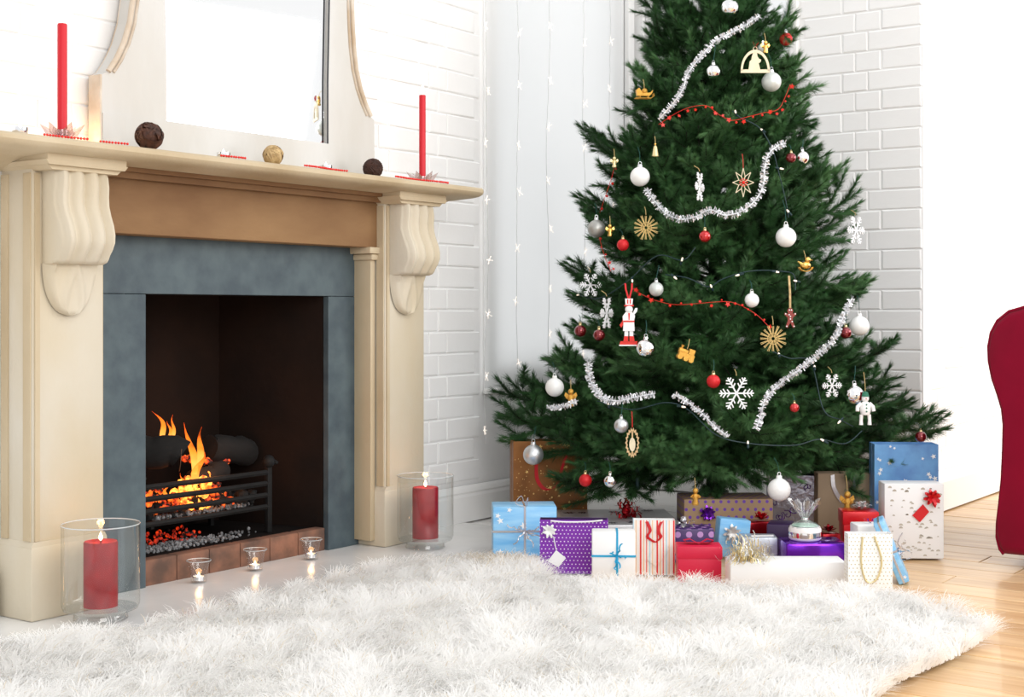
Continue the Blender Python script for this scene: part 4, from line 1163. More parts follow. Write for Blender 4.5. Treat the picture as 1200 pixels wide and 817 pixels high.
# low boughs that droop towards the presents
for px, py, dz in ((668, 585, -.42), (700, 560, -.5), (640, 540, -.3), (838, 566, -.4), (868, 560, -.4), (812, 562, -.4), (880, 545, -.5), (920, 532, -.5), (985, 540, -.45), (1050, 568, -.35), (790, 552, -.62), (750, 535, -.6)):
    add_branch(0.42, at_depth(px, py, ZT + dz) - TREE)
h = 0.38; k = 0; ga = 2.39996
while h < 2.28:
    rr = RAD(h + 0.08)
    n = max(4, int(6.0 + 10.0 * rr / 0.8))
    if h < 0.45: n += 3
    for j in range(n):
        az = k * ga + rnd.uniform(-.25, .25); k += 1
        el = rnd.gauss(0.36, .1) if h > 0.9 else (rnd.gauss(0.16, .1) if h > 0.5 else rnd.gauss(-0.02, .07))
        kk = rnd.uniform(0.70, 0.90)
        # the side turned from the room is thinner: it stands in the corner
        R_ = rr * kk
        tz = h + R_ * math.tan(el)
        if math.cos(az - FWDA) < 0.35: tz = max(tz, 0.33)
        R_ = min(R_, RAD(max(0.1, tz)) * 0.92)
        x, y = R_ * math.cos(az), R_ * math.sin(az)
        x = min(x, -TREE.x - 0.09); y = min(y, -TREE.y - 0.09)
        back = math.cos(az - FWDA)
        if back > 0.75 and (k % 2): continue
        if nbr[0] < 298: add_branch(h, (x, y, tz))
    h += 0.088
for j in range(3): add_branch(2.2, (0.03 * math.cos(j * 2.1), 0.03 * math.sin(j * 2.1), 2.42)) if nbr[0] < 300 else None

def on_tree(px, py, extra=0.02):
    """first point of the view ray that meets the tree's outline surface, else its closest approach"""
    best = None
    for i in range(260):
        z = ZT - 1.0 + i * 0.004
        if z > ZT + 0.05: break
        p = at_depth(px, py, z) - TREE
        d = math.hypot(p.x, p.y) - (RAD(max(0.05, p.z)) * 0.93 + extra)
        if best is None or d < best[0]: best = (d, z)
        if d <= 0: return p + TREE, z
    return at_depth(px, py, best[1]), best[1]

# ------------------------------------------------------------------ baubles
BALL = {}
def bauble(px, py, dpx, m, label, cap='gold_cap', thread=1.6, depth=None, style='satin'):
    if depth: p, z = at_depth(px, py, depth), depth
    else: p, z = on_tree(px, py, 0.03)
    r = dpx / 2 * z / F
    t = thing('bauble', label, 'bauble', p, FACE + rnd.uniform(-.5, .5), 'baubles on the christmas tree')
    key = (m, cap)
    if key not in BALL:
        ball = MB().sphere((0, 0, 0), 1.0, 32, 20).mesh('ball', m, 180)
        c = MB().lathe([(0.001, 1.24), (0.22, 1.24), (0.25, 1.2), (0.25, 1.02), (0.30, 0.98), (0.30, 0.93), (0.001, 0.93)], 16).mesh('cap', cap, 40)
        loop = MB().tube([(0.16 * math.cos(a), 0, 1.36 + 0.16 * math.sin(a)) for a in [i * PI / 8 for i in range(17)]], 0.035, 5).mesh('loop', cap, 60)
        BALL[key] = (ball, c, loop)
    ball, c, loop = BALL[key]
    link(ball, 'ball', t, sc=r); link(c, 'cap', t, sc=r); link(loop, 'loop', t, sc=r)
    MB().tube([(0, 0, 1.5 * r), (0.002, 0.01, 1.5 * r + thread * r * .6), (0, 0.025, 1.5 * r + thread * r)], 0.0011, 4).build('thread', 'thread', t)
    return t
B_ = [
 (921, 46, 15, 'redmatte', 'red bauble on the long bare twig beside the bright window', 'msilver', 3.2),
 (836, 84, 17, 'chrome', 'mirror silver bauble hanging under the upper tinsel garland', 'chrome', 2.4),
 (904, 96, 23, 'pearlgrey', 'large satin grey bauble below the wooden nativity arch', 'chrome', 1.6),
 (855, 9, 21, 'chrome', 'mirror silver bauble highest on the tree', 'chrome', 1.2),
 (894, 57, 12, 'pearlgrey', 'small silver bauble behind the wooden nativity arch', 'chrome', 1.2),
 (750, 207, 23, 'pearl', 'pearl white bauble where the long tinsel swag begins, under the gold bell', 'msilver', 1.6),
 (699, 268, 21, 'dullsilver', 'antique silver bauble next to the small gold cherub', 'msilver', 1.4),
 (730, 287, 14, 'redmatte', 'satin red bauble below the straw sunburst beside the antique silver bauble', 'gold_cap', 1.2),
 (826, 277, 14, 'redglass', 'shiny red bauble hung just under the long tinsel swag', 'gold_cap', 2.6),
 (940, 185, 16, 'chrome', 'mirror silver bauble in front of a dark red bauble', 'chrome', 1.3),
 (927, 185, 12, 'darkred', 'dark red bauble half behind a mirror silver bauble', 'gold_cap', 1.3),
 (921, 278, 24, 'pearl', 'white bauble above the gold rocking duck', 'pearl', 2.2),
 (769, 339, 17, 'pearlgrey', 'pearl grey bauble right of the nutcracker by the red star garland', 'msilver', 1.8),
 (881, 352, 17, 'pearl', 'white bauble on the red berry garland above the round straw star', 'pearl', 1.4),
 (680, 388, 14, 'darkred', 'dark red bauble outermost of the pair beside the slim snowflake', 'gold_cap', 1.2),
 (702, 393, 14, 'darkred', 'dark red bauble directly below the slim hanging snowflake', 'gold_cap', 1.2),
 (757, 409, 23, 'chrome', 'large mirror silver bauble beside the nutcracker base', 'chrome', 1.4),
 (836, 447, 16, 'redmatte', 'red bauble with gold cap beside the large white snowflake', 'gold_cap', 1.6),
 (1007, 382, 23, 'pearl', 'white bauble at the branch tip next to a dark red bauble and tinsel', 'pearl', 1.6),
 (991, 390, 14, 'darkred', 'dark red bauble between the tinsel and a white bauble', 'gold_cap', 2.0),
 (650, 454, 22, 'pearl', 'white bauble partly hidden by needles near the gold angel', 'pearl', 1.2),
 (625, 533, 24, 'msilver', 'satin silver bauble in front of the bronze star gift bag', 'msilver', 1.2),
 (686, 563, 15, 'redmatte', 'red bauble with gold cap low down above the bronze gift bag', 'gold_cap', 1.2),
 (715, 564, 15, 'chrome', 'clear mirror bauble low down above the red curly bow', 'chrome', 1.4),
 (728, 499, 17, 'msilver', 'satin silver bauble next to the jagged wooden ornament', 'msilver', 1.8),
 (1001, 463, 22, 'chrome', 'mirror silver bauble beside the white snowman', 'chrome', 1.6),
 (1079, 512, 13, 'darkred', 'red mirror bauble above the tall blue gift bag', 'gold_cap', 1.0),
 (913, 574, 27, 'pearl', 'big white bauble hanging before the silver foil gift bag', 'pearl', 1.2),
 (931, 478, 11, 'redglass', 'small red bauble half buried in needles right of the large snowflake', 'gold_cap', 1.4),
]
for px, py, d, m, lab, cap, th in B_: bauble(px, py, d, m, lab, cap, th)

# ------------------------------------------------------------------ other ornaments
def orn(name, label, cat, px, py, extra=0.03, rot=0.0, group=None):
    p, z = on_tree(px, py, extra)
    t = thing(name, label, cat, p, FACE + rot, group)
    return t, z / F              # metres per pixel there
def thread(t, z0, ln, m='goldthread', r=0.0009):
    MB().tube([(0, 0, z0), (0, 0.004, z0 + ln * .5), (0, 0.02, z0 + ln)], r, 4).build('thread', m, t)

def snowflake(px, py, dpx, hscale, label, turn, th=0.02):
    t, u = orn('snowflake', label, 'snowflake', px, py, 0.035, turn, 'white snowflakes on the tree')
    R_ = dpx / 2 * u
    mb = MB(); w = R_ * 0.075
    for k in range(6):
        m_ = RY(k * PI / 3 + PI / 6)
        mb.box((0, 0, R_ * .5), (w, w, R_), m_)
        for s, ln in ((.38, .26), (.60, .30), (.80, .20)):
            for sg in (-1, 1):
                mb.box((0, 0, ln * R_ / 2), (w * .85, w * .8, ln * R_), m_ @ T(0, 0, s * R_) @ RY(sg * 0.95))
    o = mb.build('flake', 'flake', t)
    thread(t, R_ * .98, th, 'goldthread')
    return t
snowflake(820, 219, 37, 1, 'slim white snowflake seen edge-on above the tinsel swag', 1.15)
snowflake(711, 367, 40, 1, 'slim white snowflake seen edge-on beside the nutcracker', 1.12)
snowflake(863, 461, 42, 1, 'large white snowflake facing the room below the straw star', 0.12)
snowflake(1003, 270, 36, 1, 'white snowflake hanging clear of the branches before the brick wall', 0.75)
snowflake(692, 334, 30, 1, 'white snowflake tucked into needles above the slim snowflake', 0.5)
snowflake(975, 452, 30, 1, 'white snowflake tucked behind the mirror bauble near the snowman', 0.5)

def straw_star(px, py, dpx, label, n=16):
    t, u = orn('straw_star', label, 'straw star', px, py, 0.04, rnd.uniform(-.2, .2), 'straw stars on the tree')
    R_ = dpx / 2 * u; mb = MB()
    for k in range(n):
        a = 2 * PI * k / n
        for off in (-0.055, 0.055):
            d = Vector((math.cos(a + off), 0, math.sin(a + off)))
            mb.tube([d * R_ * 0.12 + Vector((0, -.002 if k % 2 else .002, 0)), d * R_ * (1.0 if k % 2 else .92) + Vector((0, -.003 if k % 2 else .003, 0))], R_ * 0.026, 4)
    o = mb.build('straws', 'straw', t); o['kind'] = 'stuff'
    MB().tube([(R_ * .42 * math.cos(a), -0.004, R_ * .42 * math.sin(a)) for a in [i * PI / 12 for i in range(25)]], 0.0012, 4).build('binding', 'goldthread', t, 60)
    thread(t, R_, 0.03)
straw_star(757, 267, 30, 'round straw sunburst star left of the long tinsel swag')
straw_star(906, 397, 32, 'round straw sunburst star below the gingerbread figure')

def rod_star(px, py, wpx, hpx, label, m, ctr, pts_n=8):
    t, u = orn('rod_star', label, 'star', px, py, 0.04)
    mb = MB(); P = []
    for k in range(pts_n * 2):
        a = PI / 2 + PI * k / pts_n; q = 1.0 if k % 2 == 0 else 0.45
        P.append((math.cos(a) * q * wpx / 2 * u, 0, math.sin(a) * q * hpx / 2 * u))
    for k in range(len(P)):
        mb.tube([P[k], P[(k + 1) % len(P)]], 0.0014, 5)
        if k % 2: mb.tube([P[k], (0, -.002, 0)], 0.0014, 5)
    mb.build('rods', m, t, 60)
    q = MB(); q.sphere((0, -.004, 0), 0.0065, 10, 6)
    for k in range(8): a = k * PI / 4; q.sphere((math.cos(a) * .012, -.003, math.sin(a) * .012), 0.0028, 6, 4)
    q.build('centre_beads', ctr, t, 180)
    thread(t, hpx / 2 * u, 0.05, 'redthread')
rod_star(871, 214, 25, 34, 'eight-pointed wooden star with red centre above the tinsel swag', 'plywood', 'redbead')
rod_star(1066, 578, 34, 30, 'gold wire star hanging in front of the white patterned present', 'goldpale', 'gold', 6)

def nativity():
    t, u = orn('nativity_ornament', 'pale plywood arch ornament with cut-out figures and red ribbon', 'ornament', 885, 70, 0.075)
    s = u
    mb = MB()
    out = arc(0, -13 * s, 17 * s, 0, 180, 20, sz=1.45); inn = arc(0, -13 * s, 14.6 * s, 180, 0, 20, sz=1.45)
    mb.prism(out + inn, -.0025, .0025); mb.prism([(-17 * s, -15.5 * s), (17 * s, -15.5 * s), (17 * s, -11.5 * s), (-17 * s, -11.5 * s)], -.0025, .0025)
    mb.build('arch', 'plywood', t)
    fig = [(-8, -12), (-7, -6), (-6.5, -2), (-4.5, 0), (-4, 4), (-2, 9), (0, 11.5), (2, 9), (2.5, 4), (4.5, 1), (7, 0), (6, -3), (4, -4), (5, -8), (6, -12)]
    MB().prism([(x * s, z * s) for x, z in fig], -.002, .002).build('figures', 'plywood', t)
    MB().tube([(2.2 * s * math.cos(a), 0, 13 * s + 2.2 * s * math.sin(a)) for a in [i * PI / 8 for i in range(17)]], 0.0014, 5).build('ring', 'plywood', t)
    q = MB(); q.ribbon([(0, -.003, 14 * s), (-3 * s, -.004, 21 * s), (1 * s, -.003, 17 * s), (4 * s, -.004, 20 * s), (0, -.003, 14 * s)], 0.007, (0, 1, .3)); q.build('ribbon', 'redthread', t)
nativity()

def nutcracker():
    t, u = orn('nutcracker_ornament', 'flat red and white nutcracker figure with top hat on a red ribbon', 'ornament', 737, 373, 0.05)
    s = u
    def P(name, m, poly, y0=-.004, y1=.004): return MB().prism([(x * s, z * s) for x, z in poly], y0, y1).build(name, m, t)
    P('base', 'redbead', [(-11, -31), (9, -31), (10, -27), (-10, -27)]); P('base_edge', 'white', [(-11.5, -32.5), (9.5, -32.5), (9.5, -31), (-11.5, -31)])
    P('leg', 'white', [(-5.5, -27), (-1, -27), (-.8, -12), (-5, -12)]); P('leg', 'white', [(.5, -27), (5, -27), (5, -12), (.6, -12)])
    P('boot', 'redbead', [(-6.5, -27), (-1, -27), (-1, -21), (-5.5, -21)], -.006, .006); P('boot', 'redbead', [(.5, -27), (6.5, -27), (5.5, -21), (.5, -21)], -.006, .006)
    P('coat', 'white', [(-7, -15), (6.5, -15), (6, -3), (7, 3), (4, 7), (-4, 7), (-7.5, 2), (-6.5, -6)], -.007, .005)
    P('sash', 'redbead', [(-6.6, -4.5), (6.3, -4.5), (6.3, -2.8), (-6.6, -2.8)], -.0085, -.006); P('lapel', 'redbead', [(-1, 6), (1, 6), (.5, -2), (-.5, -2)], -.0085, -.006)
    P('arm', 'white', [(6, 4), (9.5, 8), (10, 12), (7.5, 12), (5, 7)]); P('arm', 'redbead', [(-6.5, 4), (-8, -4), (-11, -8), (-9, -11), (-5, -5)])
    MB().sphere((0, -.002, 10.5 * s), 4.6 * s, 12, 8, sc=(1, .7, 1.05)).build('head', 'white', t, 180)
    P('hat_brim', 'redbead', [(-5.5, 14), (5.5, 14), (5.5, 15.6), (-5.5, 15.6)], -.007, .007); P('hat', 'white', [(-4, 15.6), (4, 15.6), (4.6, 23), (-4.6, 23)], -.005, .005)
    P('hat_band', 'redbead', [(-2.2, 17), (-.8, 17), (-.8, 22), (-2.2, 22)], -.006, -.004); P('hat_band', 'redbead', [(.8, 17), (2.2, 17), (2.2, 22), (.8, 22)], -.006, -.004)
    for sg in (-1, 1): MB().ribbon([(sg * .5 * s, 0, 23 * s), (sg * 3.5 * s, .004, 34 * s), (sg * 4 * s, .01, 41 * s)], 0.006, (1, 0, 0)).build('ribbon', 'redthread', t)
nutcracker()

def bell():
    t, u = orn('bell_ornament', 'tiny pale gold bell above the white bauble', 'bell', 768, 176, 0.03)
    s = u
    MB().lathe([(4.2 * s, -7 * s), (3.8 * s, -6 * s), (2.8 * s, 0), (2.0 * s, 4 * s), (0.001, 6 * s)], 14).build('bell', 'goldpale', t, 50)
    MB().sphere((0, 0, 7 * s), 1.5 * s, 8, 6).build('knob', 'gold', t, 180); thread(t, 7 * s, 0.03)
bell()

def cherub(px, py, hpx, label, m='gold', th=0.03, wings=True, extra=0.035):
    t, u = orn('gold_figure', label, 'ornament', px, py, extra, 0, 'small gold figures on the tree')
    s = hpx * u
    MB().lathe([(0.001, -.5 * s), (.17 * s, -.48 * s), (.20 * s, -.36 * s), (.14 * s, -.2 * s), (.18 * s, -.05 * s), (.15 * s, .1 * s), (.08 * s, .18 * s), (0.001, .2 * s)], 12).build('body', m, t, 60)
    MB().sphere((0, -.02 * s, .33 * s), .16 * s, 12, 8).build('head', m, t, 180)
    for sg in (-1, 1):
        MB().tube([(sg * .14 * s, 0, .08 * s), (sg * .25 * s, -.08 * s, -.02 * s), (sg * .13 * s, -.18 * s, -.05 * s)], [.06 * s, .05 * s, .04 * s], 6).build('arm', m, t, 60)
        if wings: MB().prism([(sg * .05 * s, .1 * s), (sg * .3 * s, .3 * s), (sg * .36 * s, .1 * s), (sg * .2 * s, -.1 * s)], .06 * s, .1 * s).build('wing', m, t)
    thread(t, .48 * s, th)
cherub(715, 270, 15, 'tiny gold cherub beside the antique silver bauble')
cherub(669, 466, 21, 'gold angel beside the half hidden white bauble', 'goldglit')
cherub(993, 588, 25, 'gold angel hanging above the red present with silver bow', 'goldglit', 0.05)
cherub(815, 582, 21, 'gold figure hanging over the brown polka dot box', 'goldglit', 0.03, False)
cherub(897, 55, 15, 'tiny gold angel beside the wooden nativity arch near the window', 'gold', extra=0.085)
cherub(720, 190, 13, 'tiny gold figure among red berries near the gold bell', 'goldpale', extra=0.07)
cherub(1082, 576, 13, 'tiny brown gold figure beside the red present bow', 'gold', 0.03, False)

def wheeled(px, py, wpx, label, kind, m):
    t, u = orn('gold_' + kind, label, 'ornament', px, py, 0.04, 0.1)
    s = wpx * u
    if kind == 'train':
        MB().bbox((0.05 * s, 0, -.02 * s), (.8 * s, .3 * s, .22 * s), .01 * s).build('chassis', m, t)
        MB().bbox((.25 * s, 0, .2 * s), (.3 * s, .3 * s, .32 * s), .02 * s).build('cab', m, t)
        MB().lathe([(0.001, 0), (.13 * s, 0), (.13 * s, .45 * s), (0.001, .45 * s)], 12, mtx=T(-.38 * s, 0, .14 * s) @ RY(PI / 2)).build('boiler', m, t, 40)
        MB().lathe([(.05 * s, 0), (.05 * s, .12 * s), (.09 * s, .2 * s), (0.001, .2 * s)], 10, (-.27 * s, 0, .22 * s)).build('chimney', m, t, 40)
        for x in (-.25, .05, .32):
            MB().lathe([(0.001, -.2 * s), (.13 * s, -.2 * s), (.13 * s, .2 * s), (0.001, .2 * s)], 12, mtx=T(x * s, 0, -.16 * s) @ RX(PI / 2)).build('wheel', m, t, 40)
        t.rotation_euler.y = 0.35
    elif kind == 'duck':
        MB().sphere((0, 0, 0), .34 * s, 14, 8, sc=(1, .6, .7)).build('body', m, t, 180)
        MB().sphere((.12 * s, 0, .34 * s), .2 * s, 12, 8).build('head', m, t, 180)
        MB().tube([(.3 * s, 0, .33 * s), (.44 * s, 0, .3 * s)], [.07 * s, .02 * s], 6).build('beak', m, t)
        MB().tube([(-.25 * s, 0, .06 * s), (-.5 * s, 0, .25 * s)], [.14 * s, .02 * s], 8).build('tail', m, t, 60)
        for y in (-.14, .14): MB().tube([(.5 * s * math.sin(a), y * s, .12 * s - .5 * s * math.cos(a)) for a in [-1.1 + .2 * i for i in range(12)]], .04 * s, 6).build('rocker', m, t, 60)
    else:
        MB().prism([(-.45 * s, .2 * s), (-.4 * s, -.12 * s), (.25 * s, -.12 * s), (.4 * s, .02 * s), (.45 * s, .2 * s), (.3 * s, .05 * s), (-.1 * s, .02 * s), (-.3 * s, .3 * s)], -.16 * s, .16 * s).build('tub', m, t)
        for y in (-.15, .15): MB().tube([(-.5 * s, y * s, -.24 * s), (.35 * s, y * s, -.24 * s), (.5 * s, y * s, -.12 * s), (.48 * s, y * s, .02 * s)], .03 * s, 6).build('runner', m, t, 60)
        for x in (-.25, .2):
            for y in (-.15, .15): MB().tube([(x * s, y * s, -.24 * s), (x * s, y * s, -.1 * s)], .025 * s, 5).build('strut', m, t)
        MB().sphere((.02 * s, 0, .14 * s), .16 * s, 10, 6).build('sack', m, t, 180)
    thread(t, .3 * s, 0.035)
wheeled(803, 416, 24, 'gold toy train hanging tilted near the mirror silver bauble', 'train', 'goldglit')
wheeled(944, 311, 19, 'gold rocking duck below the white bauble', 'duck', 'gold')
wheeled(755, 110, 22, 'amber gold sleigh at the branch tip left of the red garland', 'sleigh', 'goldglit')

def gingerbread():
    t, u = orn('gingerbread_ornament', 'small brown gingerbread man with white icing above the straw star', 'ornament', 926, 373, 0.04)
    s = u
    half = [(0, 12), (2.5, 11), (3.4, 8.5), (2.6, 6), (2.2, 5), (6.5, 6.5), (7, 4), (3, 1), (2.8, -3), (5.5, -10), (3.2, -11.5), (0, -5)]
    poly = half + [(-x, z) for x, z in half[::-1][1:-1]]
    MB().prism([(x * s, z * s) for x, z in poly], -.003, .003).build('body', 'ginger', t)
    q = MB()
    for x, z in ((0, 2), (0, -1), (-1.2, 9.5), (1.2, 9.5), (-4.3, -9.5), (4.3, -9.5), (-5.6, 5), (5.6, 5), (-1.5, 4), (2, -4)): q.sphere((x * s, -.0035, z * s), .9 * s, 6, 4)
    q.build('icing', 'white', t, 180)
    MB().ribbon([(0, 0, 12 * s), (0, .002, 30 * s), (0, .02, 50 * s)], 0.007, (1, 0, 0)).build('ribbon', 'cane', t)
gingerbread()

def snowman():
    t, u = orn('snowman_ornament', 'white snowman figure with green hat and hanging legs at a branch tip', 'ornament', 1014, 477, 0.085)
    s = u
    MB().lathe([(0.001, -10 * s), (5 * s, -9 * s), (6.5 * s, -4 * s), (6 * s, 2 * s), (3.6 * s, 6 * s), (0.001, 7 * s)], 16).build('body', 'white', t, 60)
    MB().sphere((0, 0, 10 * s), 4.4 * s, 14, 10).build('head', 'white', t, 180)
    MB().lathe([(5 * s, 12.5 * s), (4.2 * s, 13.5 * s), (3.4 * s, 17 * s), (0.001, 18.5 * s)], 12).build('hat', 'greenhat', t, 50)
    for sg in (-1, 1):
        MB().tube([(sg * 4.5 * s, 0, 4 * s), (sg * 9 * s, 0, 0), (sg * 9.5 * s, -.004, -5 * s)], [2.6 * s, 2.4 * s, 2.2 * s], 10).build('arm', 'white', t, 60)
        MB().tube([(sg * 4.4 * s, 0, -9 * s), (sg * 5 * s, 0, -16 * s), (sg * 5 * s, 0, -21 * s)], [2.2 * s, 2.0 * s, 2.4 * s], 10).build('leg', 'white', t, 60)
    q = MB()
    for z in (3, -1, -5): q.sphere((0, -6.2 * s, z * s), 1.0 * s, 8, 6)
    q.build('buttons', 'greenhat', t, 180)
    MB().tube([(0, -4 * s, 10 * s), (0, -7 * s, 9.6 * s)], [.8 * s, .1 * s], 6).build('nose', 'redbead', t)
    thread(t, 18.5 * s, 0.06)
snowman()

def jagged():
    t, u = orn('fretwork_ornament', 'jagged tan plywood drop ornament with oval centre and red thread', 'ornament', 741, 519, 0.04)
    s = u; out = []; inn = []
    for k in range(36):
        a = 2 * PI * k / 36; q = 1.0 if k % 2 == 0 else .82
        out.append((8.5 * s * q * math.cos(a), 18 * s * q * math.sin(a)))
        inn.append((6.6 * s * q * math.cos(a), 14.6 * s * q * math.sin(a)))
    n = 36; vv = []
    for y in (-.0025, .0025):
        for P in (out, inn): vv += [(x, y, z) for x, z in P]
    ff = []
    for i in range(n):
        j = (i + 1) % n
        ff += [(i, j, n + j, n + i), (2 * n + i, 3 * n + i, 3 * n + j, 2 * n + j), (i, 2 * n + i, 2 * n + j, j), (n + i, n + j, 3 * n + j, 3 * n + i)]
    MB().add(vv, ff).build('fretwork', 'plywoodtan', t)
    MB().prism([(3.6 * s * math.cos(a), -2 * s + 8 * s * math.sin(a)) for a in [i * PI / 10 for i in range(20)]], -.003, .003).build('oval', 'plywood', t)
    MB().box((0, 0, 10 * s), (1.6 * s, .004, 10 * s)).build('bar', 'plywoodtan', t); MB().box((0, 0, -12 * s), (1.6 * s, .004, 6 * s)).build('bar', 'plywoodtan', t)
    thread(t, 18 * s, 0.05, 'redthread', .0014)
jagged()

# ------------------------------------------------------------------ garlands
def smooth_pts(P, n):
    P = [Vector(p) for p in P]; out = []
    for i in range(len(P) - 1):
        p0, p1, p2, p3 = P[max(0, i - 1)], P[i], P[i + 1], P[min(len(P) - 1, i + 2)]
        for k in range(n):
            t = k / n
            out.append(0.5 * ((2 * p1) + (-p0 + p2) * t + (2 * p0 - 5 * p1 + 4 * p2 - p3) * t * t + (-p0 + 3 * p1 - 3 * p2 + p3) * t ** 3))
    out.append(P[-1]); return out
def tinsel(pix, label, rpx=6.5, seed=0):
    P = [on_tree(a, b, 0.045)[0] for a, b in pix]
    base = P[0]
    t = thing('tinsel_garland', label, 'tinsel', base, 0, 'silver tinsel garlands')
    pts = [p - base for p in smooth_pts(P, 14)]
    MB().tube(pts, 0.0022, 5).build('cord', 'tinsel', t, 60)
    rr = random.Random(seed); mb = MB()
    L = sum((a - b).length for a, b in zip(pts, pts[1:]))
    n = int(L * 1500)
    cum = [0]
    for a, b in zip(pts, pts[1:]): cum.append(cum[-1] + (a - b).length)
    k = 0
    for i in range(n):
        s = L * i / n
        while k < len(pts) - 2 and cum[k + 1] < s: k += 1
        f = (s - cum[k]) / max(1e-6, cum[k + 1] - cum[k]); p = pts[k].lerp(pts[k + 1], f)
        tg = (pts[k + 1] - pts[k]).normalized()
        d = Vector((rr.gauss(0, 1), rr.gauss(0, 1), rr.gauss(0, 1))); d -= tg * d.dot(tg); d.normalize(); d = (d + tg * rr.uniform(-.3, .3)).normalized()
        ln = rpx * 0.0029 * rr.uniform(.7, 1.15)
        w = d.cross(Vector((rr.gauss(0, 1), rr.gauss(0, 1), rr.gauss(0, 1)))).normalized() * 0.0016
        q = p + d * ln
        mb.add([p - w * .6, p + w * .6, q + w, q - w], [(0, 1, 2, 3)])
    o = mb.build('tinsel_strips', 'tinsel', t); o['kind'] = 'stuff'
tinsel([(890, 18), (868, 33), (840, 47), (820, 68), (805, 88), (800, 105), (788, 122), (772, 140)], 'silver tinsel running down from the top past the mirror bauble', 4.5, 1)
tinsel([(757, 222), (766, 234), (778, 248), (796, 257), (815, 254), (832, 246), (848, 252), (866, 249), (884, 236), (894, 218), (896, 200), (900, 182), (910, 172), (920, 168)], 'long silver tinsel swag beneath the wooden star', 5.0, 2)
tinsel([(689, 424), (692, 446), (704, 464), (722, 470), (742, 466), (768, 461)], 'silver tinsel curve under the nutcracker', 5.0, 3)
tinsel([(789, 462), (806, 472), (822, 484), (838, 500), (854, 512)], 'short silver tinsel piece left of the large snowflake', 4.0, 4)
tinsel([(998, 350), (988, 372), (977, 398), (958, 416), (938, 432), (912, 452), (897, 468), (892, 486), (886, 503)], 'silver tinsel sweeping down beside the white and dark red baubles', 4.5, 5)
tinsel([(642, 478), (662, 476), (676, 470)], 'short silver tinsel end below the gold angel', 4.0, 6)

def star_poly(r, n=5, q=.45, rot=PI / 2): return [(math.cos(rot + PI * k / n) * (r if k % 2 == 0 else r * q), math.sin(rot + PI * k / n) * (r if k % 2 == 0 else r * q)) for k in range(2 * n)]
REDSTAR = MB().prism(star_poly(0.0085), -.001, .001).mesh('star_bead', 'redbead')
REDBERRY = MB().sphere((0, 0, 0), 0.0045, 8, 6).mesh('berry_bead', 'redbead', 180)
def red_garland(pix, label, seed, extra=0.035):
    P = [on_tree(a, b, extra)[0] for a, b in pix]; base = P[0]
    t = thing('bead_garland', label, 'garland', base, 0, 'red bead garlands on the tree')
    pts = [p - base for p in smooth_pts(P, 8)]
    MB().tube(pts, 0.0009, 5).build('cord', 'redbead', t, 60)
    rr = random.Random(seed)
    for i in range(2, len(pts) - 1, 4):
        link(REDSTAR if rr.random() < .45 else REDBERRY, 'bead', t, pts[i] + Vector((rr.uniform(-.008, .008), rr.uniform(-.01, 0), rr.uniform(-.012, .006))), (rr.uniform(-.5, .5), rr.uniform(-1, 1), FACE + rr.uniform(-.5, .5)), rr.uniform(.7, 1.25))
red_garland([(772, 146), (790, 134), (808, 126), (828, 124), (842, 134), (858, 141), (876, 137), (896, 132), (912, 128), (920, 114), (926, 99)], 'red berry garland around the upper tree below the tinsel', 1)
red_garland([(716, 170), (720, 184), (718, 204), (706, 240), (700, 262), (704, 285), (710, 304), (716, 318)], 'red berry garland trailing down beside the antique silver bauble', 2, -0.02)
red_garland([(741, 338), (754, 346), (768, 352), (790, 357), (815, 356), (838, 354), (856, 354), (872, 360), (888, 370), (902, 384)], 'red star garland from the nutcracker to the round straw star', 3)

# fairy lights: dark green wire with bulbs
BULB = MB().lathe([(0.001, 0), (0.0032, 0.001), (0.0036, 0.008), (0.0026, 0.014), (0.001, 0.0165)], 8).mesh('bulb', 'bulb', 180)
SOCK = MB().lathe([(0.001, -0.014), (0.0036, -0.014), (0.004, 0.002), (0.001, 0.002)], 8).mesh('socket', 'wire', 40)
def fairy(pix, label, seed, every=5):
    P = [on_tree(a, b, 0.0)[0] for a, b in pix]; base = P[0]
    t = thing('fairy_lights', label, 'fairy lights', base, 0, 'fairy light wires on the tree')
    pts = [p - base for p in smooth_pts(P, 8)]
    MB().tube(pts, 0.002, 5).build('wire', 'wire', t, 60)
    rr = random.Random(seed)
    for i in range(3, len(pts), every * 2):
        d = pts[i] + Vector((-.012, -.012, -.004)); e = (rr.uniform(0.6, 2.4), rr.uniform(-.6, .6), rr.random() * 6)
        b = link(SOCK, 'socket', t, d, e, 0.95); link(BULB, 'bulb', b)
fairy([(858, 130), (868, 138), (890, 150), (905, 175), (912, 200), (920, 232), (924, 255)], 'dark fairy light wire hanging down beside the tinsel swag end', 1, 7)
fairy([(780, 322), (806, 326), (830, 336), (845, 328), (868, 320), (890, 317), (915, 318), (930, 322), (932, 340)], 'dark fairy light wire across the tree above the red star garland', 2, 7)
fairy([(700, 470), (740, 480), (780, 472), (806, 480), (840, 510), (880, 520), (930, 522), (960, 515), (990, 520), (1010, 505)], 'dark fairy light wire across the lowest branches', 3, 9)
fairy([(905, 412), (925, 420), (950, 425), (965, 480), (985, 492), (1000, 500)], 'dark fairy light wire right of the straw star', 4, 7)
fairy([(668, 340), (700, 350), (735, 330), (770, 300), (800, 305), (815, 290)], 'dark fairy light wire near the slim snowflake', 5, 7)
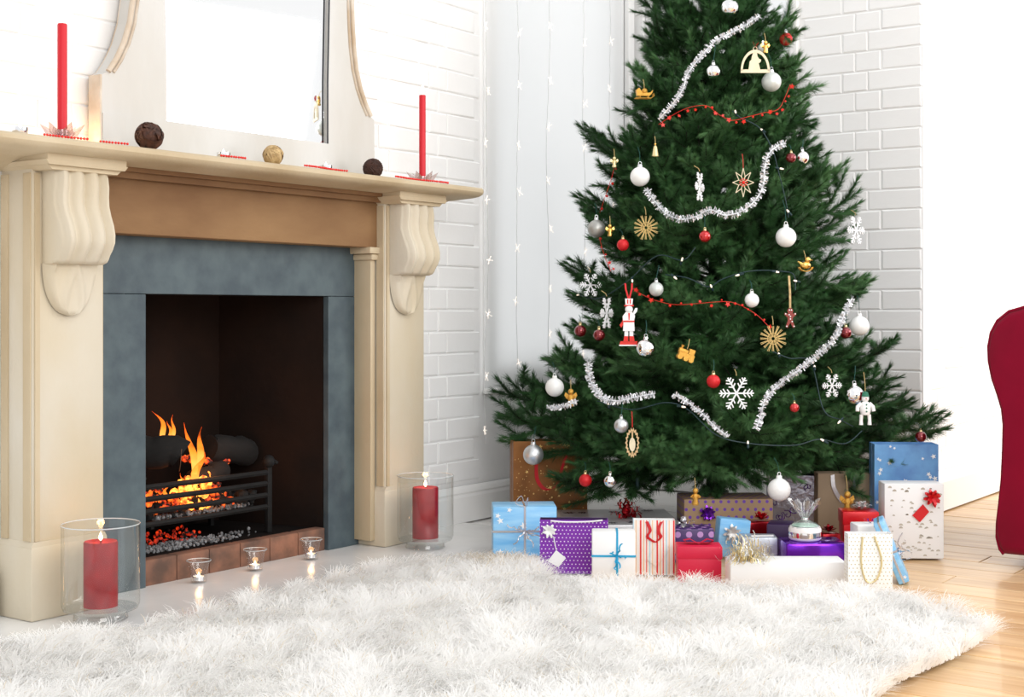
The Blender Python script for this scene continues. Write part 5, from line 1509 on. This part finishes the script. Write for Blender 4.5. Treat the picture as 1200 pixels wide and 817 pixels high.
# plug end hanging under the branches
t = thing('light_connector', 'black fairy light connector dangling below the lowest branches', 'connector', at_depth(747, 560, 4.75), FACE)
s = 4.75 / F
MB().lathe([(0.001, -13 * s), (1.6 * s, -13 * s), (2.2 * s, -8 * s), (2.6 * s, 6 * s), (1.6 * s, 10 * s), (0.001, 11 * s)], 12).build('connector', 'wire', t, 50)
MB().tube([(0, 0, 10 * s), (2 * s, 0, 16 * s), (3.5 * s, 0, 12 * s), (1 * s, 0, 8 * s)], .0016, 5).build('cable_loop', 'wire', t, 60)
MB().tube([(0, 0, 10 * s), (-2 * s, .01, 26 * s), (-6 * s, .05, 40 * s)], .0018, 5).build('cable', 'wire', t, 60)

# ================================================================== PRESENTS
def gift(name, label, cat, pxc, ybot, wpx, hpx, depth, rot=0.0, h0=0.0, tilt=0.0, group='presents under the tree'):
    fr = on_floor(pxc, ybot, h0); z = F * (CAMH - h0) / (ybot - YH)
    w, h = wpx * z / F, hpx * z / F
    t = thing(name, label, cat, fr + FWD * depth / 2, FACE + rot, group)
    if tilt: t.rotation_euler = (0, tilt, FACE + rot)
    return t, w, depth, h
def box_body(t, w, d, h, m, name='box', bev=0.004):
    o = MB().bbox((0, 0, h / 2), (w, d, h), bev).build(name, m, t, 40); box_uv(o); return o
def bands(t, w, d, h, m, rw=0.012, vert=0.0, horiz=None, e=0.0012):
    mb = MB()
    x = vert
    if x is not None:
        mb.box((x, 0, h + e / 2), (rw, d + 2 * e, e)); mb.box((x, -d / 2 - e / 2, h / 2), (rw, e, h)); mb.box((x, d / 2 + e / 2, h / 2), (rw, e, h))
    if horiz is not None:
        mb.box((0, -d / 2 - e, horiz), (w + 2 * e, e, rw)); mb.box((0, d / 2 + e, horiz), (w + 2 * e, e, rw))
        for sg in (-1, 1): mb.box((sg * (w / 2 + e / 2), 0, horiz), (e, d + 2 * e, rw))
    else:
        mb.box((0, 0, h + e), (w + 2 * e, rw, e))
        for sg in (-1, 1): mb.box((sg * (w / 2 + e / 2), 0, h / 2), (e, rw, h))
    return mb.build('ribbon', m, t)
def star_bow(t, mtx, R_, m, rw=None, seed=0, tiers=((8, 1.0, .30), (7, .75, .65), (5, .45, 1.0)), name='bow'):
    """pointed loops of ribbon in tiers; local Z is away from the present"""
    mb = MB(); rw = rw or R_ * 0.36; rr = random.Random(seed)
    for n, q, lift in tiers:
        for k in range(n):
            a = 2 * PI * k / n + rr.uniform(-.15, .15) + lift
            el = lift * 1.25
            m_ = mtx @ RZ(a) @ RY(-el)
            L = R_ * (q if lift > .9 else 1.0) * rr.uniform(.85, 1.05)
            pts = [(0, 0, 0.001), (L * .35, 0, L * .22), (L * .8, 0, L * .16), (L, 0, 0.02 * L), (L * .75, 0, -.02 * L), (L * .3, 0, .02 * L), (0, 0, .0005)]
            ws = [.35, .8, .8, .25, .8, .8, .35]
            vv = []
            for p, w in zip(pts, ws): vv += [(p[0], -rw * w / 2, p[2]), (p[0], rw * w / 2, p[2])]
            mb.add(vv, [(2 * i, 2 * i + 1, 2 * i + 3, 2 * i + 2) for i in range(6)], m_)
    return mb.build(name, m, t)
def curl_bow(t, mtx, R_, m, n=16, w=0.005, seed=0, m2=None, up=1.0):
    mb = MB(); rr = random.Random(seed)
    for k in range(n):
        a = rr.random() * 2 * PI; el = rr.uniform(.1, 1.2) * up
        d = Vector((math.cos(a) * math.cos(el), math.sin(a) * math.cos(el), math.sin(el))); s_ = Vector((-math.sin(a), math.cos(a), 0)); u_ = d.cross(s_)
        L = R_ * rr.uniform(.6, 1.1); tr = rr.uniform(1.2, 2.5); pts = []
        for i in range(15):
            f = i / 14; ph = f * tr * 2 * PI; q = R_ * .14 * f
            pts.append(d * L * f + u_ * (q * math.cos(ph) - q * .5) + s_ * q * math.sin(ph) * .6)
        mb.cur = 1 if (m2 and k % 3 == 0) else 0
        mb.ribbon([mtx @ p for p in pts], w, mtx.to_3x3() @ s_)
    return mb.build('curled_bow', [m, m2] if m2 else m, t, 60)
FRONT = lambda d, x, z: T(x, -d / 2 - .002, z) @ RX(PI / 2)      # local Z -> out of the front face
TOPM = lambda h, x=0, y=0: T(x, y, h + .002)
def tagcard(t, m, poly, y, name='gift_tag', th=.0012): return MB().prism(poly, y - th, y).build(name, m, t)
def bag(t, w, d, h, m, inner='white', taper=0.0):
    """open paper bag with folded gussets"""
    th = 0.0016; mb = MB()
    o_ = [(-w / 2, -d / 2), (w / 2, -d / 2), (w / 2 - .0, -d * .05), (w / 2 - d * .12, 0), (w / 2, d * .05), (w / 2, d / 2), (-w / 2, d / 2), (-w / 2, d * .05), (-w / 2 + d * .12, 0), (-w / 2, -d * .05)]
    b_ = [(-w / 2, -d / 2), (w / 2, -d / 2), (w / 2, -d * .05), (w / 2, 0), (w / 2, d * .05), (w / 2, d / 2), (-w / 2, d / 2), (-w / 2, d * .05), (-w / 2, 0), (-w / 2, -d * .05)]
    n = len(o_); k = lambda x, q: x * q
    vv = [(x, y, 0) for x, y in b_] + [(x, y, h) for x, y in o_]
    c = lambda x, y, q: (x - math.copysign(th, x) * q, y - (math.copysign(th, y) if abs(y) > d * .3 else 0) * q)
    vv += [(*c(x, y, 1), h) for x, y in o_] + [(*c(x, y, 1), th) for x, y in b_]
    ff = [tuple(range(n))[::-1]]
    for i in range(n):
        j = (i + 1) % n; ff += [(i, j, n + j, n + i), (n + i, n + j, 2 * n + j, 2 * n + i)]
    nf = len(ff); mb.add(vv, ff); mb.cur = 1
    ff2 = [(2 * n + i, 2 * n + (i + 1) % n, 3 * n + (i + 1) % n, 3 * n + i) for i in range(n)] + [tuple(range(3 * n, 4 * n))]
    for f in ff2: mb.f.append(f); mb.mi.append(1)
    o = mb.build('bag', [m, inner], t); box_uv(o); return o
def handle(t, pts, r, m, name='handle'): return MB().tube(smooth_pts(pts, 6), r, 6).build(name, m, t, 60)
_star = {}
def stars_print(t, w, d, h, m, n, size, seed, pts=5, top=False, name='foil_star', q=.42, joined=False):
    """foil stars stuck flat on the front (and top) of a present"""
    rr = random.Random(seed); key = (m, pts, q)
    if key not in _star: _star[key] = MB().prism(star_poly(1.0, pts, q), -.0009, .0005).mesh(name, m)
    mb = MB()
    for _ in range(n):
        s_ = rr.uniform(*size); x, z = rr.uniform(-w / 2 + s_, w / 2 - s_), rr.uniform(s_, h - s_)
        if joined: mb.prism([(x + a, z + b) for a, b in star_poly(s_, pts, q, rr.random() * 6)], -d / 2 - .0009, -d / 2 + .0005)
        else: link(_star[key], name, t, (x, -d / 2, z), (0, rr.random() * 6, 0), (s_, 1, s_))
        if top:
            y = rr.uniform(-d / 2 + s_, d / 2 - s_); x = rr.uniform(-w / 2 + s_, w / 2 - s_)
            o = link(_star[key], name, t, (x, y, h), (-PI / 2, 0, rr.random() * 6), (s_, 1, s_))
    if joined: o = mb.build(name, m, t); o['kind'] = 'stuff'

W = {}
W['blue'] = mat('sky_blue_paper', (0.16, 0.47, 0.82), 0.35, var=0.5, vscale=18, col2=(0.36, 0.66, 0.92), stretch=(0.4, 1, 2.5))
W['bronze'] = mat('bronze_paper', (0.33, 0.135, 0.04), 0.35, metal=0.5, var=0.4, vscale=12, col2=(0.19, 0.075, 0.022))
W['purpledot'] = dots_mat('purple_dot_foil', (0.22, 0.03, 0.42), (0.85, 0.80, 0.9), 0.0115, 0.17, 0.3, 0.25)
W['stripe'] = stripes_mat('candy_stripe', [(0, (0.85, 0.82, 0.78)), (.14, (0.72, 0.03, 0.03)), (.24, (0.87, 0.84, 0.8)), (.34, (0.85, 0.42, 0.22)), (.40, (0.87, 0.84, 0.8)), (.52, (0.75, 0.06, 0.05)), (.58, (0.87, 0.84, 0.8)), (.70, (0.45, 0.72, 0.82)), (.78, (0.87, 0.84, 0.8)), (.88, (0.82, 0.5, 0.25)), (.93, (0.87, 0.84, 0.8))], 0.05)
W['grey'] = mat('pewter_paper', (0.52, 0.52, 0.53), 0.3, metal=0.35, var=0.2, vscale=5)
W['kraftdot'] = dots_mat('kraft_purple_dot', (0.40, 0.26, 0.15), (0.16, 0.05, 0.42), 0.0265, 0.21, 0.6)
W['bigdot'] = dots_mat('violet_big_dot', (0.05, 0.018, 0.12), (0.42, 0.22, 0.50), 0.036, 0.27, 0.4)
W['redbox'] = mat('red_box_card', (0.62, 0.012, 0.055), 0.45)
W['scarlet'] = mat('scarlet_foil', (0.55, 0.006, 0.012), 0.28, metal=0.2)
W['swirl'] = mat('pale_silver_paper', (0.56, 0.60, 0.68), 0.3, metal=0.4, var=0.35, vscale=30)
W['purplefoil'] = mat('purple_foil', (0.17, 0.02, 0.50), 0.16, metal=0.75)
W['darkpurple'] = mat('aubergine_paper', (0.045, 0.022, 0.075), 0.35)
W['silverfoil'] = mat('silver_foil', (0.68, 0.67, 0.76), 0.22, metal=0.7, var=0.35, vscale=16, bump=0.7, bscale=60)
W['kraft'] = mat('kraft_paper', (0.36, 0.26, 0.17), 0.7, var=0.2, vscale=6)
W['golddot'] = dots_mat('white_gold_dot', (0.88, 0.87, 0.85), (0.52, 0.42, 0.22), 0.0105, 0.16, 0.45)
W['umbrella'] = mat('white_silver_paper', (0.78, 0.78, 0.79), 0.4)
W['printsilver'] = mat('printed_silver', (0.42, 0.40, 0.36), 0.3, metal=0.6)
W['bluebag'] = mat('blue_bag', (0.17, 0.42, 0.75), 0.35, var=0.5, vscale=12, col2=(0.10, 0.24, 0.55))
W['blueribbon'] = mat('turquoise_ribbon', (0.02, 0.36, 0.62), 0.35)
W['silverribbon'] = mat('silver_ribbon', (0.62, 0.62, 0.65), 0.25, metal=0.7)
W['redribbon'] = mat('red_satin_ribbon', (0.55, 0.008, 0.015), 0.3)
W['darkredfoil'] = mat('dark_red_foil', (0.28, 0.004, 0.01), 0.2, metal=0.6)
W['purplebow'] = mat('violet_foil', (0.16, 0.02, 0.36), 0.2, metal=0.7)
W['clearfilm'] = mat('cellophane', (0.95, 0.95, 0.97), 0.12, trans=0.6, ior=1.2)
W['mint'] = mat('mint_card', (0.55, 0.78, 0.66), 0.5)
W['satinbow'] = mat('silver_satin_bow', (0.74, 0.73, 0.72), 0.3, metal=0.5)
W['goldbright'] = mat('bright_gold_foil', (0.90, 0.62, 0.22), 0.3, metal=0.4)
W['blackfoil'] = mat('black_foil', (0.04, 0.03, 0.045), 0.25, metal=0.5)
M.update(W)

# light blue star present, silver ribbon
t, w, d, h = gift('present', 'sky blue star present tied with thin silver ribbon by the bronze bag', 'present', 614, 652, 75, 58, 0.13, 0.05)
box_body(t, w, d, h, 'blue'); stars_print(t, w, d, h, 'white', 9, (.008, .014), 3)
bands(t, w, d, h, 'silverribbon', 0.007, 0.0, h * .5)
curl_bow(t, FRONT(d, 0, h * .5), 0.07, 'silverribbon', 7, 0.004, 2)
handle(t, [(0, -d / 2, h), (-.03, -d / 2 - .004, h + .012), (-.012, -d / 2, h + .035), (0, -d / 2, h + .01), (.01, -d / 2, h + .03), (.006, -d / 2, h + .002)], .0014, 'silverribbon', 'ribbon_end')
# bronze star bag with red ribbon
t, w, d, h = gift('gift_bag', 'bronze paper gift bag with gold foil stars and red ribbon handles', 'gift bag', 643, 621, 88, 104, 0.09, 0.14)
bag(t, w, d, h, 'bronze', 'bronze'); stars_print(t, w, d, h, 'goldbright', 34, (.004, .012), 8, 5)
stars_print(t, w, d, h, 'goldbright', 110, (.0015, .003), 9, 5, name='foil_dots', joined=True)
for x0 in (-.03,):
    MB().ribbon([Vector(p) for p in smooth_pts([(-.052, -d / 2 - .003, h * .80), (-.05, -d / 2 - .004, h * .58), (-.02, -d / 2 - .006, h * .46), (.02, -d / 2 - .006, h * .5), (.045, -d / 2 - .004, h * .72), (.06, -d / 2 - .003, h * .86)], 6)], .014, (.8, 0, .4)).build('handle', 'redribbon', t)
# pewter flat box with red curly bow
t, w, d, h = gift('present', 'large flat pewter grey present with dark stars and red curled bow', 'present', 728, 645, 138, 30, 0.36, 0.06)
box_body(t, w, d, h, 'grey'); stars_print(t, w, d, h, 'blackfoil', 7, (.014, .03), 4, 7, True, q=.3)
curl_bow(t, TOPM(h, .03, -.02), 0.075, 'darkredfoil', 34, 0.008, 5, 'redribbon', 1.1)
# purple dotted bag
t, w, d, h = gift('gift_bag', 'purple gift bag with tiny white dots, cord handle and white bow', 'gift bag', 673, 672.5, 80, 63, 0.05, -0.05)
bag(t, w, d, h, 'purpledot', 'darkpurple')
handle(t, [(-w * .34, -d / 2 - .002, h * .98), (-w * .1, -d / 2 - .005, h * .965), (w * .2, -d / 2 - .005, h * .975), (w * .42, -d / 2 - .002, h * 1.0)], .0026, 'white')
star_bow(t, FRONT(d, -w * .36, h * .80), .026, 'pearl', None, 3)
MB().prism([(-.004, .05), (.026, .026), (.003, -.002), (-.03, .016)], -d / 2 - .004, -d / 2 - .002, T(-w * .24, 0, .022)).build('gift_tag', 'white', t)
MB().tube([(-w * .3, -d / 2 - .003, h * .7), (-w * .26, -d / 2 - .004, h * .45)], .0015, 5).build('cord', 'white', t)
# white box with blue ribbon
t, w, d, h = gift('present', 'white boxed present tied with turquoise blue ribbon', 'present', 720, 686, 51, 62, 0.075, -0.05)
box_body(t, w, d, h, 'white'); bands(t, w, d, h, 'blueribbon', 0.006, .01, h * .55)
curl_bow(t, FRONT(d, .008, h * .55), .05, 'blueribbon', 5, .005, 6)
# candy striped bag
t, w, d, h = gift('gift_bag', 'candy striped paper gift bag with striped tag and red ribbon', 'gift bag', 767, 674, 49, 64, 0.045, -0.06)
bag(t, w, d, h, 'stripe', 'white')
o = MB().prism([(-.022, -.03), (.012, -.036), (.022, .03), (.0, .042), (-.018, .034)], -d / 2 - .004, -d / 2 - .002, T(w * .1, 0, h * .38) @ RY(.5)).build('gift_tag', 'stripe', t); box_uv(o)
for sg in (-1, 1): MB().ribbon([Vector(p) for p in smooth_pts([(sg * .022, -d / 2 - .003, h * .98), (sg * .012, -d / 2 - .006, h * .82), (sg * .02, -d / 2 - .006, h * .7), (.004, -d / 2 - .005, h * .6)], 5)], .010, (1, 0, .2)).build('handle', 'redribbon', t)
# red lidded box
t, w, d, h = gift('present', 'crimson lidded gift box with flat red bow on the fur rug', 'present', 821, 684, 53, 43, 0.09, -0.05)
box_body(t, w * .96, d * .96, h * .8, 'redbox'); o = MB().bbox((0, 0, h * .83), (w, d, h * .34), .003).build('lid', 'redbox', t, 40)
mb = MB()
for sg in (-1, 1): mb.ribbon([(0, 0, h + .002), (sg * .025, 0, h + .016), (sg * .045, 0, h + .012), (sg * .03, 0, h + .003), (0, 0, h + .001)], .022, (0, 1, 0))
mb.build('bow', 'redbox', t, 60)
# violet big dot box
t, w, d, h = gift('present', 'dark violet present with big lilac dots behind the crimson box', 'present', 813, 660, 46, 40, 0.10, 0.06)
box_body(t, w, d, h, 'bigdot'); curl_bow(t, TOPM(h, -.02, 0), .045, 'silverribbon', 10, .006, 3)
# kraft polka dot big box
t, w, d, h = gift('present', 'long brown kraft box with purple polka dots and violet bow', 'present', 853, 638, 105, 53, 0.17, 0.03)
box_body(t, w, d, h, 'kraftdot'); star_bow(t, FRONT(d, -w * .24, h * .70), .033, 'purplebow', None, 4)
# small blue box tilted with silver bow
t, w, d, h = gift('present', 'small sky blue present with silver star bow leaning on the kraft box', 'present', 857, 654, 37, 45, 0.06, 0.1, 0.0, 0.10)
box_body(t, w, d, h, 'blue'); star_bow(t, FRONT(d, -.012, h * .66), .032, 'satinbow', None, 6)
# pale silver swirl box
t, w, d, h = gift('present', 'pale silver patterned present beside the big white box', 'present', 891, 663, 42, 33, 0.08, -0.04)
box_body(t, w, d, h, 'swirl')
mb = MB()
for cx_, cz_ in ((-.03, .03), (.02, .045), (.045, .02)):
    for r_ in (.006, .011, .016): mb.tube([(cx_ + r_ * math.cos(a), -d / 2 - .0005, cz_ + r_ * math.sin(a)) for a in [i * PI / 8 for i in range(17)]], .0011, 4)
o = mb.build('printed_rings', 'silverribbon', t); o['kind'] = 'stuff'
MB().box((.012, -.02, h + .002), (.07, .012, .003), RY(-.02)).build('gift_tag', 'white', t)
SWH = h
# dark red foil box behind with bow
t, w, d, h = gift('present', 'dark red foil present with scarlet bow behind the pale silver box', 'present', 891, 646, 34, 34, 0.07, 0.3)
box_body(t, w, d, h, 'darkredfoil'); star_bow(t, TOPM(h, .01, 0), .034, 'scarlet', None, 8)
# big white box
t, w, d, h = gift('present', 'large plain white box lying in front on the fur rug', 'present', 924, 696, 136, 37, 0.10, 0.0)
box_body(t, w, d, h, 'white', bev=.003)
WBH = h
curl_bow(t, TOPM(h, -w * .34, -.01), .085, 'goldpale', 170, .0024, 9, 'tinsel', .75)
# silver foil bag
t, w, d, h = gift('gift_bag', 'silver foil gift bag with violet scribbles behind the big white bauble', 'gift bag', 931, 625, 58, 68, 0.07, -0.30)
bag(t, w, d, h, 'silverfoil', 'blackfoil')
rr = random.Random(4); mb = MB()
for k in range(9):
    x0, z0 = rr.uniform(-w * .4, w * .4), rr.uniform(h * .2, h * .95)
    mb.tube([(x0 + .012 * f * math.cos(f * 5 + k), -d / 2 - .0006, z0 + .012 * f * math.sin(f * 5 + k)) for f in [i / 6 for i in range(10)]], .0013, 4)
o = mb.build('printed_scribbles', 'purplebow', t); o['kind'] = 'stuff'
# dark purple box
t, w, d, h = gift('present', 'plain aubergine present wedged before the silver foil bag', 'present', 918, 655, 28, 40, 0.10, -0.3)
box_body(t, w, d, h, 'darkpurple')
# purple foil box
t, w, d, h = gift('present', 'shiny purple foil present under the round cellophane pack', 'present', 957, 671, 72, 34, 0.13, 0.02)
box_body(t, w, d, h, 'purplefoil', bev=.008)
PFH = h; ploc = t.location.copy()
# round cellophane pack on top
t = thing('cellophane_pack', 'round pack in gathered clear cellophane on the purple foil present', 'present', (ploc.x, ploc.y, PFH + .001), FACE, 'presents under the tree')
t.location -= RGT * .022
MB().lathe([(0.001, 0), (.044, 0), (.05, .006), (.05, .034), (.046, .042), (0.001, .044)], 28).build('drum', 'white', t, 50)
MB().lathe([(.0505, .010), (.0512, .018), (.0505, .026)], 28).build('drum_band', 'silver', t, 50)
MB().lathe([(0.001, .0445), (.04, .0445), (.038, .047), (0.001, .048)], 24).build('mint_top', 'mint', t, 50)
vv = []; ff = []; nk = 60
for i_, (r_, z_) in enumerate(((.048, .040), (.035, .050), (.014, .060), (.010, .066), (.020, .080), (.034, .100), (.044, .118))):
    for k_ in range(nk):
        a_ = 2 * PI * k_ / nk; q_ = 1 + (.05 + .05 * max(0, i_ - 3)) * math.sin(a_ * 11 + i_) + .04 * math.sin(a_ * 5)
        vv.append((r_ * q_ * math.cos(a_), r_ * q_ * math.sin(a_), z_ + (.010 * math.sin(a_ * 7) if i_ == 6 else 0)))
for i_ in range(6):
    for k_ in range(nk): ff.append((i_ * nk + k_, i_ * nk + (k_ + 1) % nk, (i_ + 1) * nk + (k_ + 1) % nk, (i_ + 1) * nk + k_))
MB().add(vv, ff).build('cellophane', 'film', t, 50)
MB().lathe([(.0112, .061), (.0125, .064), (.0112, .067)], 16).build('tie', 'silver', t, 60)
# kraft bag
t, w, d, h = gift('gift_bag', 'plain kraft brown gift bag with pale gauze ribbon', 'gift bag', 989, 633, 60, 78, 0.07, -0.02)
bag(t, w, d, h, 'kraft', 'kraft')
for sg in (-1, 1): MB().ribbon([Vector(p) for p in smooth_pts([(sg * w * .22, -d / 2 - .003, h * .98), (sg * w * .2, -d / 2 - .005, h * .8), (sg * w * .08, -d / 2 - .005, h * .62), (w * .0, -d / 2 - .004, h * .56)], 5)], .014, (.9, 0, .3)).build('handle', 'silverribbon', t)
# red box silver bow
t, w, d, h = gift('present', 'scarlet lidded box topped with a black and silver bow', 'present', 1010, 656, 42, 56, 0.09, -0.06)
box_body(t, w * .96, d * .96, h * .86, 'scarlet'); MB().bbox((0, 0, h * .86), (w, d, h * .28), .003).build('lid', 'scarlet', t, 40)
star_bow(t, TOPM(h, .01, 0), .036, 'satinbow', None, 2); 
# dark red ribbon bundle
t, w, d, h = gift('present', 'low dark red foil present beside the purple foil one', 'present', 974, 657, 22, 31, 0.06, 0.04)
box_body(t, w, d, h, 'darkredfoil'); star_bow(t, TOPM(h), .03, 'darkredfoil', None, 5)
# white small box behind dotted bag
t, w, d, h = gift('present', 'small white present with violet curl behind the gold dotted bag', 'present', 1021, 672, 34, 56, 0.08, 0.05)
box_body(t, w, d, h, 'white'); curl_bow(t, TOPM(h, .008, 0), .03, 'purplebow', 4, .004, 2)
# white gold-dot bag
t, w, d, h = gift('gift_bag', 'white gift bag with tiny gold dots and gold cord handle', 'gift bag', 1020, 704, 52, 78, 0.045, 0.0)
bag(t, w, d, h, 'golddot', 'white')
sp_ = MB(); sp_.box((w / 2 + .0012, .004, h * .42), (.0014, d * .8, h * .8)); sp_.build('side_panel', 'purplefoil', t)
handle(t, [(-w * .18, -d / 2 - .002, h * .96), (-w * .22, -d / 2 - .005, h * .6), (-w * .14, -d / 2 - .005, h * .34), (.0, -d / 2 - .004, h * .27), (w * .16, -d / 2 - .005, h * .36), (w * .24, -d / 2 - .005, h * .62), (w * .08, -d / 2 - .002, h * .97)], .0026, 'goldpale')
# blue box leaning
t, w, d, h = gift('present', 'slim blue star present leaning back beside the gold dotted bag', 'present', 1066, 684, 13, 76, 0.12, -0.25, 0.0, -0.40)
box_body(t, w, d, h, 'blue'); stars_print(t, w, d, h, 'white', 5, (.004, .007), 2); bands(t, w, d, h, 'silverribbon', .006, 0, h * .5)
curl_bow(t, T(w / 2, 0, h * .45) @ RY(PI / 2), .05, 'silverribbon', 7, .004, 4)
# white-silver umbrella print box
t, w, d, h = gift('present', 'tall white present printed with silver arches, red bow and tag', 'present', 1072, 655, 69, 88, 0.09, -0.04)
box_body(t, w, d, h, 'umbrella')
rr = random.Random(6); ARCH = MB().prism(arc(0, 0, 1.0, 0, 180, 6), -.0008, .0004).mesh('printed_arch', 'printsilver')
for k in range(70):
    x0, z0, s_ = rr.uniform(-w / 2 + .008, w / 2 - .008), rr.uniform(.006, h - .012), rr.uniform(.003, .007)
    link(ARCH, 'printed_arch', t, (x0, -d / 2, z0), (0, 0, 0), (s_, 1, s_))
star_bow(t, FRONT(d, w * .29, h * .82), .034, 'scarlet', None, 7)
MB().prism([(-.03, .0), (-.006, -.022), (.024, .012), (.004, .036)], -d / 2 - .005, -d / 2 - .003, T(w * .12, 0, h * .58)).build('gift_tag', 'scarlet', t)
handle(t, [(-w * .2, -d / 2 - .002, h * .35), (-w * .28, -d / 2 - .004, h * .2), (-w * .1, -d / 2 - .003, h * .1)], .0012, 'silverribbon', 'ribbon_end')
# tall blue bag behind
t, w, d, h = gift('gift_bag', 'tall blue star gift bag standing behind the white printed present', 'gift bag', 1063, 638, 74, 117, 0.09, -0.05)
bag(t, w, d, h, 'bluebag', 'bluebag'); stars_print(t, w, d, h, 'white', 30, (.004, .011), 3)
